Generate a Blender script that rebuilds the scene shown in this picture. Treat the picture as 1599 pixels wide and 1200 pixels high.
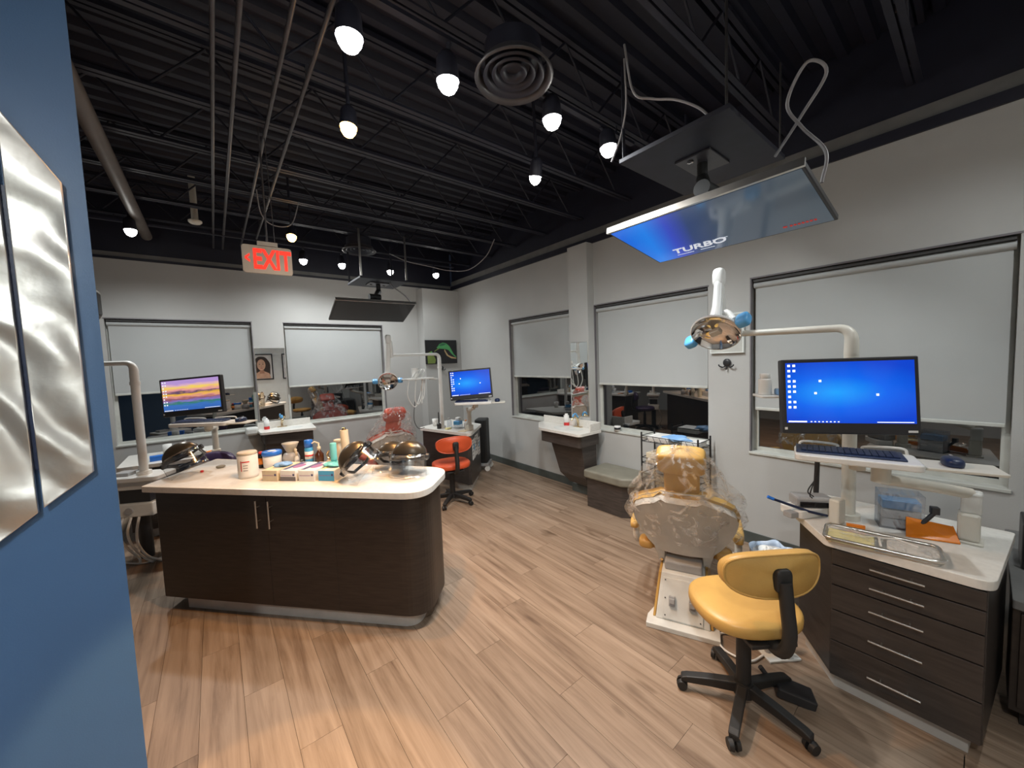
import bpy, math, random
from mathutils import Matrix, Vector
random.seed(7)
for o in list(bpy.data.objects): bpy.data.objects.remove(o, do_unlink=True)
SC = bpy.context.scene
COL = SC.collection
PI = math.pi
XR, YB, ZW = 3.615, 6.30, 3.04          # right wall, back wall, top of the painted wall

# ---------------------------------------------------------------- camera, exposure, world
cam = bpy.data.cameras.new('camera'); cam.sensor_width = 36.0; cam.sensor_fit = 'HORIZONTAL'
cam.lens = 584.478 / 1599.0 * 36.0; cam.clip_start = 0.02
camo = bpy.data.objects.new('camera', cam); COL.objects.link(camo)
_r = Vector((0.78160144, -0.62263810, -0.03769599)); _d = Vector((-0.06992947, -0.02741153, -0.99717525)); _f = Vector((0.61984600, 0.78202967, -0.06496564))
camo.matrix_world = Matrix(((_r.x, -_d.x, -_f.x, 0), (_r.y, -_d.y, -_f.y, 0), (_r.z, -_d.z, -_f.z, 1.7), (0, 0, 0, 1)))
SC.camera = camo
SC.view_settings.view_transform = 'Standard'; SC.view_settings.look = 'None'
SC.view_settings.gamma = 1.0; SC.view_settings.use_curve_mapping = False
SC.view_settings.exposure = 0.0
w = bpy.data.worlds.new('night'); SC.world = w; w.use_nodes = True
w.node_tree.nodes['Background'].inputs[0].default_value = (0.02, 0.025, 0.04, 1)
w.node_tree.nodes['Background'].inputs[1].default_value = 0.3

COOL = (0.95, 0.99, 1.0); WARM = (1.0, 0.50, 0.16); SOFT = (1.0, 0.62, 0.28)
# spot heads: x, y, z, aim point, colour, watts, cone degrees, name of row
SPOTS = [
 (0.56, 1.75, 3.12, (0.55, 1.9, 0.0), WARM, 150, 150, 'near'),
 (1.03, 1.73, 3.12, (1.2, 2.0, 0.0), COOL, 95, 160, 'near'),
 (1.68, 1.64, 3.12, (1.8, 1.7, 0.0), COOL, 105, 160, 'near'),
 (2.22, 1.64, 3.12, (2.15, 1.3, 0.0), COOL, 105, 160, 'near'),
 (2.07, 2.22, 3.12, (2.4, 3.2, 0.0), COOL, 70, 160, 'mid'),
 (0.73, 2.40, 3.12, (0.45, 2.1, 0.0), WARM, 135, 110, 'warm'),
 (0.76, 4.71, 3.12, (0.5, 3.8, 0.8), WARM, 60, 110, 'warm'),
 (1.03, 5.66, 3.12, (0.95, 5.3, 0.0), COOL, 78, 172, 'far'),
 (1.51, 5.65, 3.12, (1.6, 5.1, 0.0), COOL, 55, 165, 'far'),
 (2.22, 5.70, 3.12, (2.2, 5.1, 0.0), COOL, 55, 165, 'far'),
 (2.92, 5.56, 3.12, (2.7, 4.9, 0.0), COOL, 24, 165, 'far'),
 (-0.55, 5.30, 3.12, (-0.4, 4.9, 0.0), COOL, 120, 172, 'left'),  # extra head outside both rows, raised to brighten the back wall
 (-0.30, 0.55, 3.12, (-0.1, 1.2, 0.0), SOFT, 260, 30, 'entry'),
 (2.75, -0.35, 3.12, (2.5, 0.4, 0.0), COOL, 55, 150, 'entry'),  # added lamp out of view, brightens the nearest countertop
 (-0.75, -0.40, 3.12, (-0.70, -0.45, 0.0), COOL, 210, 170, 'entry'),  # added lamp out of view, lights the partition and what its metal panels reflect
]

# ---------------------------------------------------------------- materials
MATS = {}
def nt(name):
    m = bpy.data.materials.new(name); m.use_nodes = True
    n = m.node_tree.nodes; l = m.node_tree.links
    return m, n, l, n['Principled BSDF']
def mat(name, col, rough=0.5, metal=0.0, bump=0.0, bscale=60, var=0.06, vscale=8, emit=None, estr=0, spec=0.5, coat=0, stretch=None, ior=None):
    m, n, l, p = nt(name)
    p.inputs['Roughness'].default_value = rough; p.inputs['Metallic'].default_value = metal
    p.inputs['Specular IOR Level'].default_value = spec; p.inputs['Coat Weight'].default_value = coat
    if ior: p.inputs['IOR'].default_value = ior
    tc = n.new('ShaderNodeTexCoord'); mp = n.new('ShaderNodeMapping'); l.new(tc.outputs['Object'], mp.inputs[0])
    if stretch: mp.inputs['Scale'].default_value = stretch
    nz = n.new('ShaderNodeTexNoise'); nz.inputs['Scale'].default_value = vscale; nz.inputs['Detail'].default_value = 4
    l.new(mp.outputs[0], nz.inputs['Vector'])
    rp = n.new('ShaderNodeValToRGB'); a = 1 - var * 2; b = 1 + var * 2
    rp.color_ramp.elements[0].position = 0.3; rp.color_ramp.elements[1].position = 0.7
    rp.color_ramp.elements[0].color = (col[0]*a, col[1]*a, col[2]*a, 1); rp.color_ramp.elements[1].color = (min(1, col[0]*b), min(1, col[1]*b), min(1, col[2]*b), 1)
    l.new(nz.outputs[0], rp.inputs[0]); l.new(rp.outputs[0], p.inputs['Base Color'])
    if bump:
        n2 = n.new('ShaderNodeTexNoise'); n2.inputs['Scale'].default_value = bscale; l.new(mp.outputs[0], n2.inputs['Vector'])
        bp = n.new('ShaderNodeBump'); bp.inputs['Strength'].default_value = bump; bp.inputs['Distance'].default_value = 0.01
        l.new(n2.outputs[0], bp.inputs['Height']); l.new(bp.outputs[0], p.inputs['Normal'])
    if emit:
        p.inputs['Emission Color'].default_value = (*emit, 1); p.inputs['Emission Strength'].default_value = estr
    MATS[name] = m; return m
M = MATS
mat('wall', (0.45, 0.45, 0.435), 0.75, bump=0.08, bscale=180, var=0.02, vscale=2)
mat('wall_white', (0.74, 0.77, 0.74), 0.7, var=0.02)
mat('band_dark', (0.05, 0.05, 0.05), 0.6)
mat('band_grey', (0.16, 0.16, 0.155), 0.7)
mat('blue_paint', (0.060, 0.138, 0.28), 0.42, bump=0.05, bscale=240, var=0.02, vscale=3)
mat('ceiling_black', (0.012, 0.013, 0.026), 0.55, bump=0.1, bscale=20)
mat('steel_black', (0.018, 0.019, 0.032), 0.55, var=0.1)
mat('pipe_grey', (0.06, 0.058, 0.065), 0.35, var=0.1)
mat('duct_tan', (0.12, 0.105, 0.095), 0.5)
mat('subfloor', (0.05, 0.04, 0.03), 0.8)
mat('baseboard', (0.07, 0.082, 0.078), 0.5)
mat('laminate', (0.030, 0.0225, 0.0185), 0.38, var=0.13, vscale=5, stretch=(1.5, 1.5, 14), spec=0.4)
mat('laminate_grey', (0.036, 0.030, 0.027), 0.38, var=0.14, vscale=5, stretch=(1.5, 1.5, 14))
mat('laminate_sink', (0.052, 0.042, 0.037), 0.4, var=0.15, vscale=5, stretch=(1.5, 1.5, 14))
mat('seam', (0.01, 0.008, 0.007), 0.6)
mat('quartz', (0.72, 0.70, 0.65), 0.28, var=0.03, vscale=40)
mat('toe', (0.46, 0.44, 0.41), 0.4)
mat('steel', (0.62, 0.60, 0.56), 0.28, metal=1.0)
mat('chrome', (0.8, 0.8, 0.8), 0.08, metal=1.0)
mat('brass', (0.62, 0.50, 0.32), 0.25, metal=1.0)
mat('white_plastic', (0.72, 0.72, 0.69), 0.32, var=0.02)
mat('cream_plastic', (0.62, 0.60, 0.53), 0.38, var=0.03)
mat('grey_plastic', (0.34, 0.34, 0.34), 0.4)
mat('dark_plastic', (0.022, 0.022, 0.024), 0.38)
mat('black_rubber', (0.012, 0.012, 0.012), 0.55)
mat('black_gloss', (0.008, 0.008, 0.01), 0.08)
mat('tan_vinyl', (0.52, 0.31, 0.085), 0.40, bump=0.06, bscale=150, var=0.04)
mat('tan_dark', (0.44, 0.25, 0.07), 0.45, bump=0.06, bscale=150, var=0.04)
mat('red_vinyl', (0.58, 0.085, 0.028), 0.40, bump=0.06, bscale=150, var=0.04)
mat('brick_vinyl', (0.46, 0.07, 0.04), 0.40, bump=0.06, bscale=150, var=0.04)
mat('purple_vinyl', (0.035, 0.018, 0.06), 0.38, bump=0.06, bscale=150)
mat('olive_vinyl', (0.20, 0.19, 0.15), 0.5, bump=0.1, bscale=90)
mat('shell_beige', (0.50, 0.47, 0.42), 0.45)
mat('shell_white', (0.66, 0.67, 0.64), 0.4)
mat('blind', (0.43, 0.445, 0.44), 0.85, bump=0.1, bscale=500, var=0.015, vscale=2)
mat('frame_white', (0.52, 0.53, 0.49), 0.45)
mat('night_glass', (0.004, 0.005, 0.006), 0.015, var=0, ior=2.7)
mat('mirror', (0.86, 0.88, 0.87), 0.0, metal=1.0, var=0)
mat('blue_handle', (0.10, 0.36, 0.68), 0.3)
mat('blue_plastic', (0.02, 0.17, 0.66), 0.32)
mat('navy', (0.006, 0.017, 0.06), 0.4)
mat('paper_white', (0.74, 0.73, 0.70), 0.7)
mat('paper_cream', (0.66, 0.56, 0.40), 0.7)
mat('paper_yellow', (0.78, 0.72, 0.36), 0.7)
mat('print_red', (0.62, 0.03, 0.03), 0.5)
mat('print_blue', (0.06, 0.34, 0.60), 0.5)
mat('print_navy', (0.05, 0.05, 0.16), 0.5)
mat('print_grey', (0.16, 0.15, 0.16), 0.6)
mat('print_mauve', (0.30, 0.12, 0.28), 0.5)
mat('teal', (0.16, 0.52, 0.52), 0.4)
mat('glove_blue', (0.22, 0.42, 0.72), 0.5)
mat('amber', (0.06, 0.018, 0.006), 0.15)
mat('orange', (0.80, 0.24, 0.02), 0.35)
mat('orange_clear', (0.72, 0.20, 0.01), 0.2)
mat('gunmetal', (0.075, 0.062, 0.045), 0.30, metal=0.55, var=0.08)
mat('bisque', (0.60, 0.53, 0.41), 0.5)
mat('skin_print', (0.66, 0.40, 0.27), 0.6); mat('skin_shade', (0.48, 0.24, 0.15), 0.6); mat('hair_print', (0.045, 0.028, 0.02), 0.6); mat('lip_print', (0.42, 0.10, 0.09), 0.6)
mat('print_black', (0.01, 0.01, 0.012), 0.4); mat('leaf_green', (0.07, 0.30, 0.10), 0.5); mat('leaf_dark', (0.03, 0.13, 0.06), 0.5); mat('branch', (0.46, 0.32, 0.16), 0.6); mat('leaf_olive', (0.16, 0.22, 0.05), 0.6)
mat('exit_face', (0.42, 0.40, 0.36), 0.5); mat('exit_red', (0.8, 0.02, 0.01), 0.5, emit=(1.0, 0.025, 0.012), estr=1.0)
mat('lens_cool', (1, 1, 1), 0.5, emit=(1.0, 0.98, 0.92), estr=30); mat('lens_warm', (1, 0.6, 0.2), 0.5, emit=(1.0, 0.50, 0.13), estr=22)
mat('icon_white', (0.8, 0.8, 0.8), 0.5, emit=(0.85, 0.92, 1.0), estr=0.9)
mat('tv_red', (0.5, 0.02, 0.02), 0.5, emit=(0.7, 0.06, 0.05), estr=0.25); mat('tv_white', (0.7, 0.7, 0.7), 0.5, emit=(0.75, 0.85, 1.0), estr=0.55)
mat('tv_off', (0.018, 0.02, 0.022), 0.12, ior=1.6)
mat('cable_grey', (0.36, 0.35, 0.36), 0.45)
mat('bin_bag', (0.42, 0.52, 0.66), 0.35, bump=0.4, bscale=30)

def wood():
    m, n, l, p = nt('wood_plank'); MATS['wood_plank'] = m
    tc = n.new('ShaderNodeTexCoord'); oi = n.new('ShaderNodeObjectInfo'); mp = n.new('ShaderNodeMapping')
    l.new(tc.outputs['Object'], mp.inputs[0]); mp.inputs['Scale'].default_value = (13, 0.7, 1)
    ad = n.new('ShaderNodeVectorMath'); ad.operation = 'MULTIPLY_ADD'
    l.new(oi.outputs['Random'], ad.inputs[0]); ad.inputs[1].default_value = (57, 91, 33); l.new(mp.outputs[0], ad.inputs[2])
    nz = n.new('ShaderNodeTexNoise'); nz.inputs['Scale'].default_value = 1.6; nz.inputs['Detail'].default_value = 8; nz.inputs['Roughness'].default_value = 0.62; nz.inputs['Distortion'].default_value = 0.5
    l.new(ad.outputs[0], nz.inputs['Vector'])
    rp = n.new('ShaderNodeValToRGB'); e = rp.color_ramp.elements
    e[0].position = 0.28; e[0].color = (0.125, 0.080, 0.052, 1); e[1].position = 0.72; e[1].color = (0.33, 0.245, 0.178, 1)
    x = rp.color_ramp.elements.new(0.47); x.color = (0.235, 0.168, 0.117, 1)
    l.new(nz.outputs[0], rp.inputs[0])
    hv = n.new('ShaderNodeHueSaturation'); mr = n.new('ShaderNodeMapRange'); mr.inputs[3].default_value = 0.92; mr.inputs[4].default_value = 1.08
    l.new(oi.outputs['Random'], mr.inputs[0]); l.new(mr.outputs[0], hv.inputs['Value']); l.new(rp.outputs[0], hv.inputs['Color'])
    # a few dark knots
    kn = n.new('ShaderNodeTexNoise'); kn.inputs['Scale'].default_value = 1.1; kn.inputs['Detail'].default_value = 2
    ml = n.new('ShaderNodeVectorMath'); ml.operation = 'MULTIPLY_ADD'; ml.inputs[1].default_value = (0.5, 3.0, 1); ml.inputs[2].default_value = (3, 7, 1)
    l.new(ad.outputs[0], ml.inputs[0]); l.new(ml.outputs[0], kn.inputs['Vector'])
    kr = n.new('ShaderNodeValToRGB'); kr.color_ramp.elements[0].position = 0.68; kr.color_ramp.elements[1].position = 0.78
    kr.color_ramp.elements[0].color = (1, 1, 1, 1); kr.color_ramp.elements[1].color = (0.45, 0.4, 0.36, 1)
    l.new(kn.outputs[0], kr.inputs[0])
    mx = n.new('ShaderNodeMix'); mx.data_type = 'RGBA'; mx.blend_type = 'MULTIPLY'; mx.inputs[0].default_value = 1
    l.new(hv.outputs[0], mx.inputs[6]); l.new(kr.outputs[0], mx.inputs[7]); l.new(mx.outputs[2], p.inputs['Base Color'])
    p.inputs['Roughness'].default_value = 0.46; p.inputs['Specular IOR Level'].default_value = 0.35
    bp = n.new('ShaderNodeBump'); bp.inputs['Strength'].default_value = 0.12; bp.inputs['Distance'].default_value = 0.004
    l.new(nz.outputs[0], bp.inputs['Height']); l.new(bp.outputs[0], p.inputs['Normal'])
wood()

def brushed():
    m, n, l, p = nt('swirled_metal'); MATS['swirled_metal'] = m
    p.inputs['Metallic'].default_value = 1; p.inputs['Base Color'].default_value = (0.82, 0.79, 0.74, 1); p.inputs['Roughness'].default_value = 0.40
    tc = n.new('ShaderNodeTexCoord')
    nz = n.new('ShaderNodeTexNoise'); nz.inputs['Scale'].default_value = 3.2; nz.inputs['Detail'].default_value = 1.5; nz.inputs['Distortion'].default_value = 1.6
    l.new(tc.outputs['Object'], nz.inputs['Vector'])
    wv = n.new('ShaderNodeTexWave'); wv.inputs['Scale'].default_value = 2.2; wv.inputs['Distortion'].default_value = 9; wv.inputs['Detail'].default_value = 2
    mp = n.new('ShaderNodeMapping'); mp.inputs['Rotation'].default_value = (0, 0.7, 0); l.new(tc.outputs['Object'], mp.inputs[0]); l.new(mp.outputs[0], wv.inputs['Vector'])
    fn = n.new('ShaderNodeTexNoise'); fn.inputs['Scale'].default_value = 40; l.new(tc.outputs['Object'], fn.inputs['Vector'])
    a = n.new('ShaderNodeMath'); a.operation = 'ADD'; l.new(nz.outputs[0], a.inputs[0]); l.new(wv.outputs['Fac'], a.inputs[1])
    b = n.new('ShaderNodeMath'); b.operation = 'MULTIPLY_ADD'; l.new(fn.outputs[0], b.inputs[0]); b.inputs[1].default_value = 0.05; l.new(a.outputs[0], b.inputs[2])
    bp = n.new('ShaderNodeBump'); bp.inputs['Strength'].default_value = 0.45; bp.inputs['Distance'].default_value = 0.035
    l.new(b.outputs[0], bp.inputs['Height']); l.new(bp.outputs[0], p.inputs['Normal'])
brushed()

def clear_film(name, lo, hi, scale, tint=(1, 1, 1), painted_haze=0.0):
    m, n, l, p = nt(name); MATS[name] = m; n.remove(p)
    out = n['Material Output']; tr = n.new('ShaderNodeBsdfTransparent'); tr.inputs[0].default_value = (*tint, 1)
    gl = n.new('ShaderNodeBsdfGlossy'); gl.inputs['Roughness'].default_value = 0.12; gl.inputs[0].default_value = (0.95, 0.95, 0.95, 1)
    tc = n.new('ShaderNodeTexCoord'); nz = n.new('ShaderNodeTexNoise'); nz.inputs['Scale'].default_value = scale; nz.inputs['Detail'].default_value = 3; nz.inputs['Distortion'].default_value = 1.5
    l.new(tc.outputs['Object'], nz.inputs['Vector'])
    mr = n.new('ShaderNodeMapRange'); mr.inputs[1].default_value = 0.50; mr.inputs[2].default_value = 0.68; mr.inputs[3].default_value = lo; mr.inputs[4].default_value = hi
    l.new(nz.outputs[0], mr.inputs[0])
    bp = n.new('ShaderNodeBump'); bp.inputs['Strength'].default_value = 0.9; bp.inputs['Distance'].default_value = 0.02; l.new(nz.outputs[0], bp.inputs['Height']); l.new(bp.outputs[0], gl.inputs['Normal'])
    mx = n.new('ShaderNodeMixShader'); l.new(mr.outputs[0], mx.inputs[0]); df = n.new('ShaderNodeBsdfDiffuse'); df.inputs[0].default_value = (0.85, 0.85, 0.84, 1); m2 = n.new('ShaderNodeMixShader'); m2.inputs[0].default_value = painted_haze; l.new(gl.outputs[0], m2.inputs[1]); l.new(df.outputs[0], m2.inputs[2])  # diffuse white share paints whitish haze and bright streaks onto the film
    l.new(tr.outputs[0], mx.inputs[1]); l.new(m2.outputs[0], mx.inputs[2]); l.new(mx.outputs[0], out.inputs[0])
clear_film('film', 0.09, 0.75, 11, (0.97, 0.97, 0.97), 0.55)
clear_film('visor', 0.13, 0.22, 2, (0.93, 0.93, 0.93))
clear_film('clear_box', 0.12, 0.3, 8, (0.85, 0.87, 0.9))

def screen_blue(name, estr, sunset=False, tv=False):
    m, n, l, p = nt(name); MATS[name] = m
    p.inputs['Base Color'].default_value = (0.01, 0.01, 0.012, 1); p.inputs['Roughness'].default_value = 0.12
    tc = n.new('ShaderNodeTexCoord'); mp = n.new('ShaderNodeMapping'); l.new(tc.outputs['Generated'], mp.inputs[0])
    if sunset:
        sp = n.new('ShaderNodeSeparateXYZ'); l.new(tc.outputs['Generated'], sp.inputs[0])
        nz = n.new('ShaderNodeTexNoise'); nz.inputs['Scale'].default_value = 5; nz.inputs['Detail'].default_value = 4; mp.inputs['Scale'].default_value = (1, 3, 1); l.new(mp.outputs[0], nz.inputs['Vector'])
        a = n.new('ShaderNodeMath'); a.operation = 'MULTIPLY_ADD'; l.new(nz.outputs[0], a.inputs[0]); a.inputs[1].default_value = 0.22; l.new(sp.outputs[1], a.inputs[2])
        rp = n.new('ShaderNodeValToRGB'); rp.color_ramp.elements[0].position = 0; rp.color_ramp.elements[0].color = (0.02, 0.10, 0.45, 1)
        rp.color_ramp.elements[1].position = 1.15 if False else 1.0; rp.color_ramp.elements[1].color = (0.50, 0.32, 0.70, 1)
        for ps, c in ((0.28, (0.05, 0.18, 0.55)), (0.36, (0.04, 0.22, 0.14)), (0.42, (0.25, 0.2, 0.6)), (0.48, (0.30, 0.10, 0.12)), (0.56, (0.75, 0.30, 0.28)), (0.63, (1.0, 0.55, 0.05)), (0.70, (0.10, 0.06, 0.14)), (0.77, (0.85, 0.35, 0.35)), (0.86, (1.0, 0.70, 0.12)), (0.95, (0.75, 0.45, 0.62))):
            x = rp.color_ramp.elements.new(ps); x.color = (*c, 1)
        l.new(a.outputs[0], rp.inputs[0])
    elif tv:
        sp = n.new('ShaderNodeSeparateXYZ'); l.new(tc.outputs['Generated'], sp.inputs[0])
        rp = n.new('ShaderNodeValToRGB'); rp.color_ramp.elements[0].position = 0; rp.color_ramp.elements[0].color = (0.01, 0.16, 0.85, 1)
        rp.color_ramp.elements[1].position = 1; rp.color_ramp.elements[1].color = (0.055, 0.075, 0.095, 1)
        for ps, c in ((0.16, (0.01, 0.25, 0.95)), (0.30, (0.04, 0.08, 0.60)), (0.42, (0.035, 0.07, 0.19)), (0.6, (0.05, 0.075, 0.11))):
            x = rp.color_ramp.elements.new(ps); x.color = (*c, 1)
        b = n.new('ShaderNodeMath'); b.operation = 'MULTIPLY_ADD'; l.new(sp.outputs[1], b.inputs[0]); b.inputs[1].default_value = -0.16; l.new(sp.outputs[0], b.inputs[2])
        c2 = n.new('ShaderNodeMath'); c2.operation = 'ADD'; l.new(b.outputs[0], c2.inputs[0]); c2.inputs[1].default_value = 0.12
        l.new(c2.outputs[0], rp.inputs[0])
    else:
        mp.inputs['Location'].default_value = (-0.40, -0.75, 0); mp.inputs['Scale'].default_value = (1.0, 1.5, 0)
        g = n.new('ShaderNodeTexGradient'); g.gradient_type = 'SPHERICAL'; l.new(mp.outputs[0], g.inputs[0])
        rp = n.new('ShaderNodeValToRGB'); rp.color_ramp.elements[0].position = 0.2; rp.color_ramp.elements[0].color = (0.0, 0.055, 0.62, 1)
        rp.color_ramp.elements[1].position = 1; rp.color_ramp.elements[1].color = (0.01, 0.36, 1.0, 1)
        x = rp.color_ramp.elements.new(0.6); x.color = (0.0, 0.13, 0.85, 1)
        l.new(g.outputs[0], rp.inputs[0])
    l.new(rp.outputs[0], p.inputs['Emission Color']); p.inputs['Emission Strength'].default_value = estr
screen_blue('screen_blue', 1.0); screen_blue('screen_sunset', 0.9, sunset=True); screen_blue('screen_tv', 0.8, tv=True)

# ---------------------------------------------------------------- mesh helpers
class MB:
    def __init__(s, mtx=None): s.v = []; s.f = []; s.sm = []; s.m = mtx or Matrix()
    def add(s, vs, fs, smooth=False):
        b = len(s.v); s.v += [tuple(s.m @ Vector(q)) for q in vs]
        for q in fs: s.f.append(tuple(i + b for i in q)); s.sm.append(smooth)
        return s
    def box(s, c, d, rz=0, rx=0, ry=0):
        R = Matrix.Translation(c) @ Matrix.Rotation(rz, 4, 'Z') @ Matrix.Rotation(ry, 4, 'Y') @ Matrix.Rotation(rx, 4, 'X')
        vs = [R @ Vector((x*d[0]/2, y*d[1]/2, z*d[2]/2)) for x in (-1, 1) for y in (-1, 1) for z in (-1, 1)]
        return s.add(vs, [(0,1,3,2), (4,6,7,5), (0,4,5,1), (2,3,7,6), (0,2,6,4), (1,5,7,3)])
    def bb(s, x0, x1, y0, y1, z0, z1): return s.box(((x0+x1)/2, (y0+y1)/2, (z0+z1)/2), (x1-x0, y1-y0, z1-z0))
    def cyl(s, p0, p1, r0, r1=None, n=16, caps=True):
        r1 = r0 if r1 is None else r1; p0 = Vector(p0); p1 = Vector(p1); a = (p1-p0).normalized()
        u = a.orthogonal().normalized(); w = a.cross(u); vs = []
        for p, r in ((p0, r0), (p1, r1)):
            for i in range(n): t = 2*PI*i/n; vs.append(p + (u*math.cos(t) + w*math.sin(t))*r)
        s.add(vs, [(i, (i+1) % n, n+(i+1) % n, n+i) for i in range(n)], True)
        if caps: s.add(vs, [tuple(range(n-1, -1, -1)), tuple(range(n, 2*n))])
        return s
    def tube(s, pts, r, n=10, r1=None, caps=True):
        pts = [Vector(p) for p in pts]; k = len(pts); vs = []; u = None
        for i, p in enumerate(pts):
            a = (pts[min(i+1, k-1)] - pts[max(i-1, 0)]).normalized()
            u = a.orthogonal().normalized() if u is None else (u - a*u.dot(a)).normalized()
            w = a.cross(u); rr = r if r1 is None else r + (r1-r)*i/(k-1)
            for j in range(n): t = 2*PI*j/n; vs.append(p + (u*math.cos(t) + w*math.sin(t))*rr)
        s.add(vs, [(i*n+j, i*n+(j+1) % n, (i+1)*n+(j+1) % n, (i+1)*n+j) for i in range(k-1) for j in range(n)], True)
        if caps: s.add(vs, [tuple(range(n-1, -1, -1)), tuple(range((k-1)*n, k*n))])
        return s
    def lathe(s, prof, c=(0, 0, 0), n=24):   # profile of (r, z)
        vs = [(c[0]+r*math.cos(2*PI*j/n), c[1]+r*math.sin(2*PI*j/n), c[2]+z) for r, z in prof for j in range(n)]
        k = len(prof)
        return s.add(vs, [(i*n+j, i*n+(j+1) % n, (i+1)*n+(j+1) % n, (i+1)*n+j) for i in range(k-1) for j in range(n)], True)
    def prism(s, poly, z0, z1):
        n = len(poly); vs = [(x, y, z0) for x, y in poly] + [(x, y, z1) for x, y in poly]
        return s.add(vs, [tuple(range(n-1, -1, -1)), tuple(range(n, 2*n))] + [(i, (i+1) % n, n+(i+1) % n, n+i) for i in range(n)])
    def sell(s, c, a, e1=0.5, e2=0.6, n=28, k=14, half=False, zmin=-1.0):   # super-ellipsoid
        sg = lambda x, e: math.copysign(abs(x)**e, x); vs = []
        for i in range(k+1):
            ph = -PI/2 + PI*i/k if not half else PI/2*i/k
            for j in range(n):
                t = 2*PI*j/n
                vs.append((c[0]+a[0]*sg(math.cos(ph), e1)*sg(math.cos(t), e2), c[1]+a[1]*sg(math.cos(ph), e1)*sg(math.sin(t), e2), c[2]+a[2]*max(zmin, sg(math.sin(ph), e1))))
        return s.add(vs, [(i*n+j, i*n+(j+1) % n, (i+1)*n+(j+1) % n, (i+1)*n+j) for i in range(k) for j in range(n)], True)
    def grid(s, fn, nu, nv, smooth=True):
        vs = [fn(i/nu, j/nv) for i in range(nu+1) for j in range(nv+1)]
        return s.add(vs, [(i*(nv+1)+j, i*(nv+1)+j+1, (i+1)*(nv+1)+j+1, (i+1)*(nv+1)+j) for i in range(nu) for j in range(nv)], smooth)
    def poly(s, pts): return s.add(pts, [tuple(range(len(pts)))])
    def build(s, name, m, parent=None, bevel=0, seg=2, solid=0):
        me = bpy.data.meshes.new(name); me.from_pydata(s.v, [], s.f); me.polygons.foreach_set('use_smooth', s.sm)
        me.materials.append(MATS[m] if isinstance(m, str) else m); me.update()
        o = bpy.data.objects.new(name, me); COL.objects.link(o)
        if parent: o.parent = parent
        if solid:
            q = o.modifiers.new('solid', 'SOLIDIFY'); q.thickness = solid
        if bevel:
            b = o.modifiers.new('bevel', 'BEVEL'); b.width = bevel; b.segments = seg; b.limit_method = 'ANGLE'; b.angle_limit = math.radians(40)
        return o
def tag(o, label, cat, group=None, kind=None):
    o['label'] = label; o['category'] = cat
    if group: o['group'] = group
    if kind: o['kind'] = kind
    return o
def thing(name, label, cat, loc=(0, 0, 0), rz=0, group=None, mtx=None):
    o = bpy.data.objects.new(name, None); COL.objects.link(o); o.empty_display_size = 0.1
    if mtx is not None: o.matrix_world = mtx
    else: o.location = loc; o.rotation_euler = (0, 0, rz)
    return tag(o, label, cat, group)
def frame(o, ex, ey):
    ex = Vector(ex).normalized(); ey = Vector(ey); ey = (ey - ex*ey.dot(ex)).normalized(); ez = ex.cross(ey)
    return Matrix(((ex.x, ey.x, ez.x, o[0]), (ex.y, ey.y, ez.y, o[1]), (ex.z, ey.z, ez.z, o[2]), (0, 0, 0, 1)))
def text(body, size, m, parent, loc, depth=0.0008, sx=1.0, shear=0, off=0.0, rot=None, name='lettering'):
    c = bpy.data.curves.new('t', 'FONT'); c.body = body; c.size = size; c.extrude = depth; c.shear = shear; c.offset = off; c.align_x = 'CENTER'; c.align_y = 'CENTER'; c.resolution_u = 3
    t = bpy.data.objects.new('t', c); me = bpy.data.meshes.new_from_object(t); bpy.data.objects.remove(t); bpy.data.curves.remove(c)
    me.materials.clear(); me.materials.append(MATS[m]); o = bpy.data.objects.new(name, me); COL.objects.link(o); o.parent = parent; o.location = loc; o.scale = (sx, 1, 1)
    if rot: o.rotation_euler = rot
    return o
def arc(pts, r, n=6):      # polyline with rounded corners
    pts = [Vector(p) for p in pts]; out = [pts[0]]
    for i in range(1, len(pts)-1):
        a = (pts[i-1]-pts[i]); b = (pts[i+1]-pts[i]); rr = min(r, a.length*0.49, b.length*0.49); a = pts[i]+a.normalized()*rr; b = pts[i]+b.normalized()*rr
        for k in range(n+1): t = k/n; out.append(a*(1-t)**2 + pts[i]*2*t*(1-t) + b*t*t)
    return out + [pts[-1]]
def rpoly(pts, rads, n=6):   # closed 2-D polygon with rounded corners
    out = []; k = len(pts)
    for i in range(k):
        p = Vector(pts[i]); r = rads[i] if isinstance(rads, (list, tuple)) else rads
        if r <= 0: out.append(tuple(p)); continue
        a = Vector(pts[i-1])-p; b = Vector(pts[(i+1) % k])-p; rr = min(r, a.length*.49, b.length*.49); a = p+a.normalized()*rr; b = p+b.normalized()*rr
        for q in range(n+1): t = q/n; out.append(tuple(a*(1-t)**2 + p*2*t*(1-t) + b*t*t))
    return out
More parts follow.
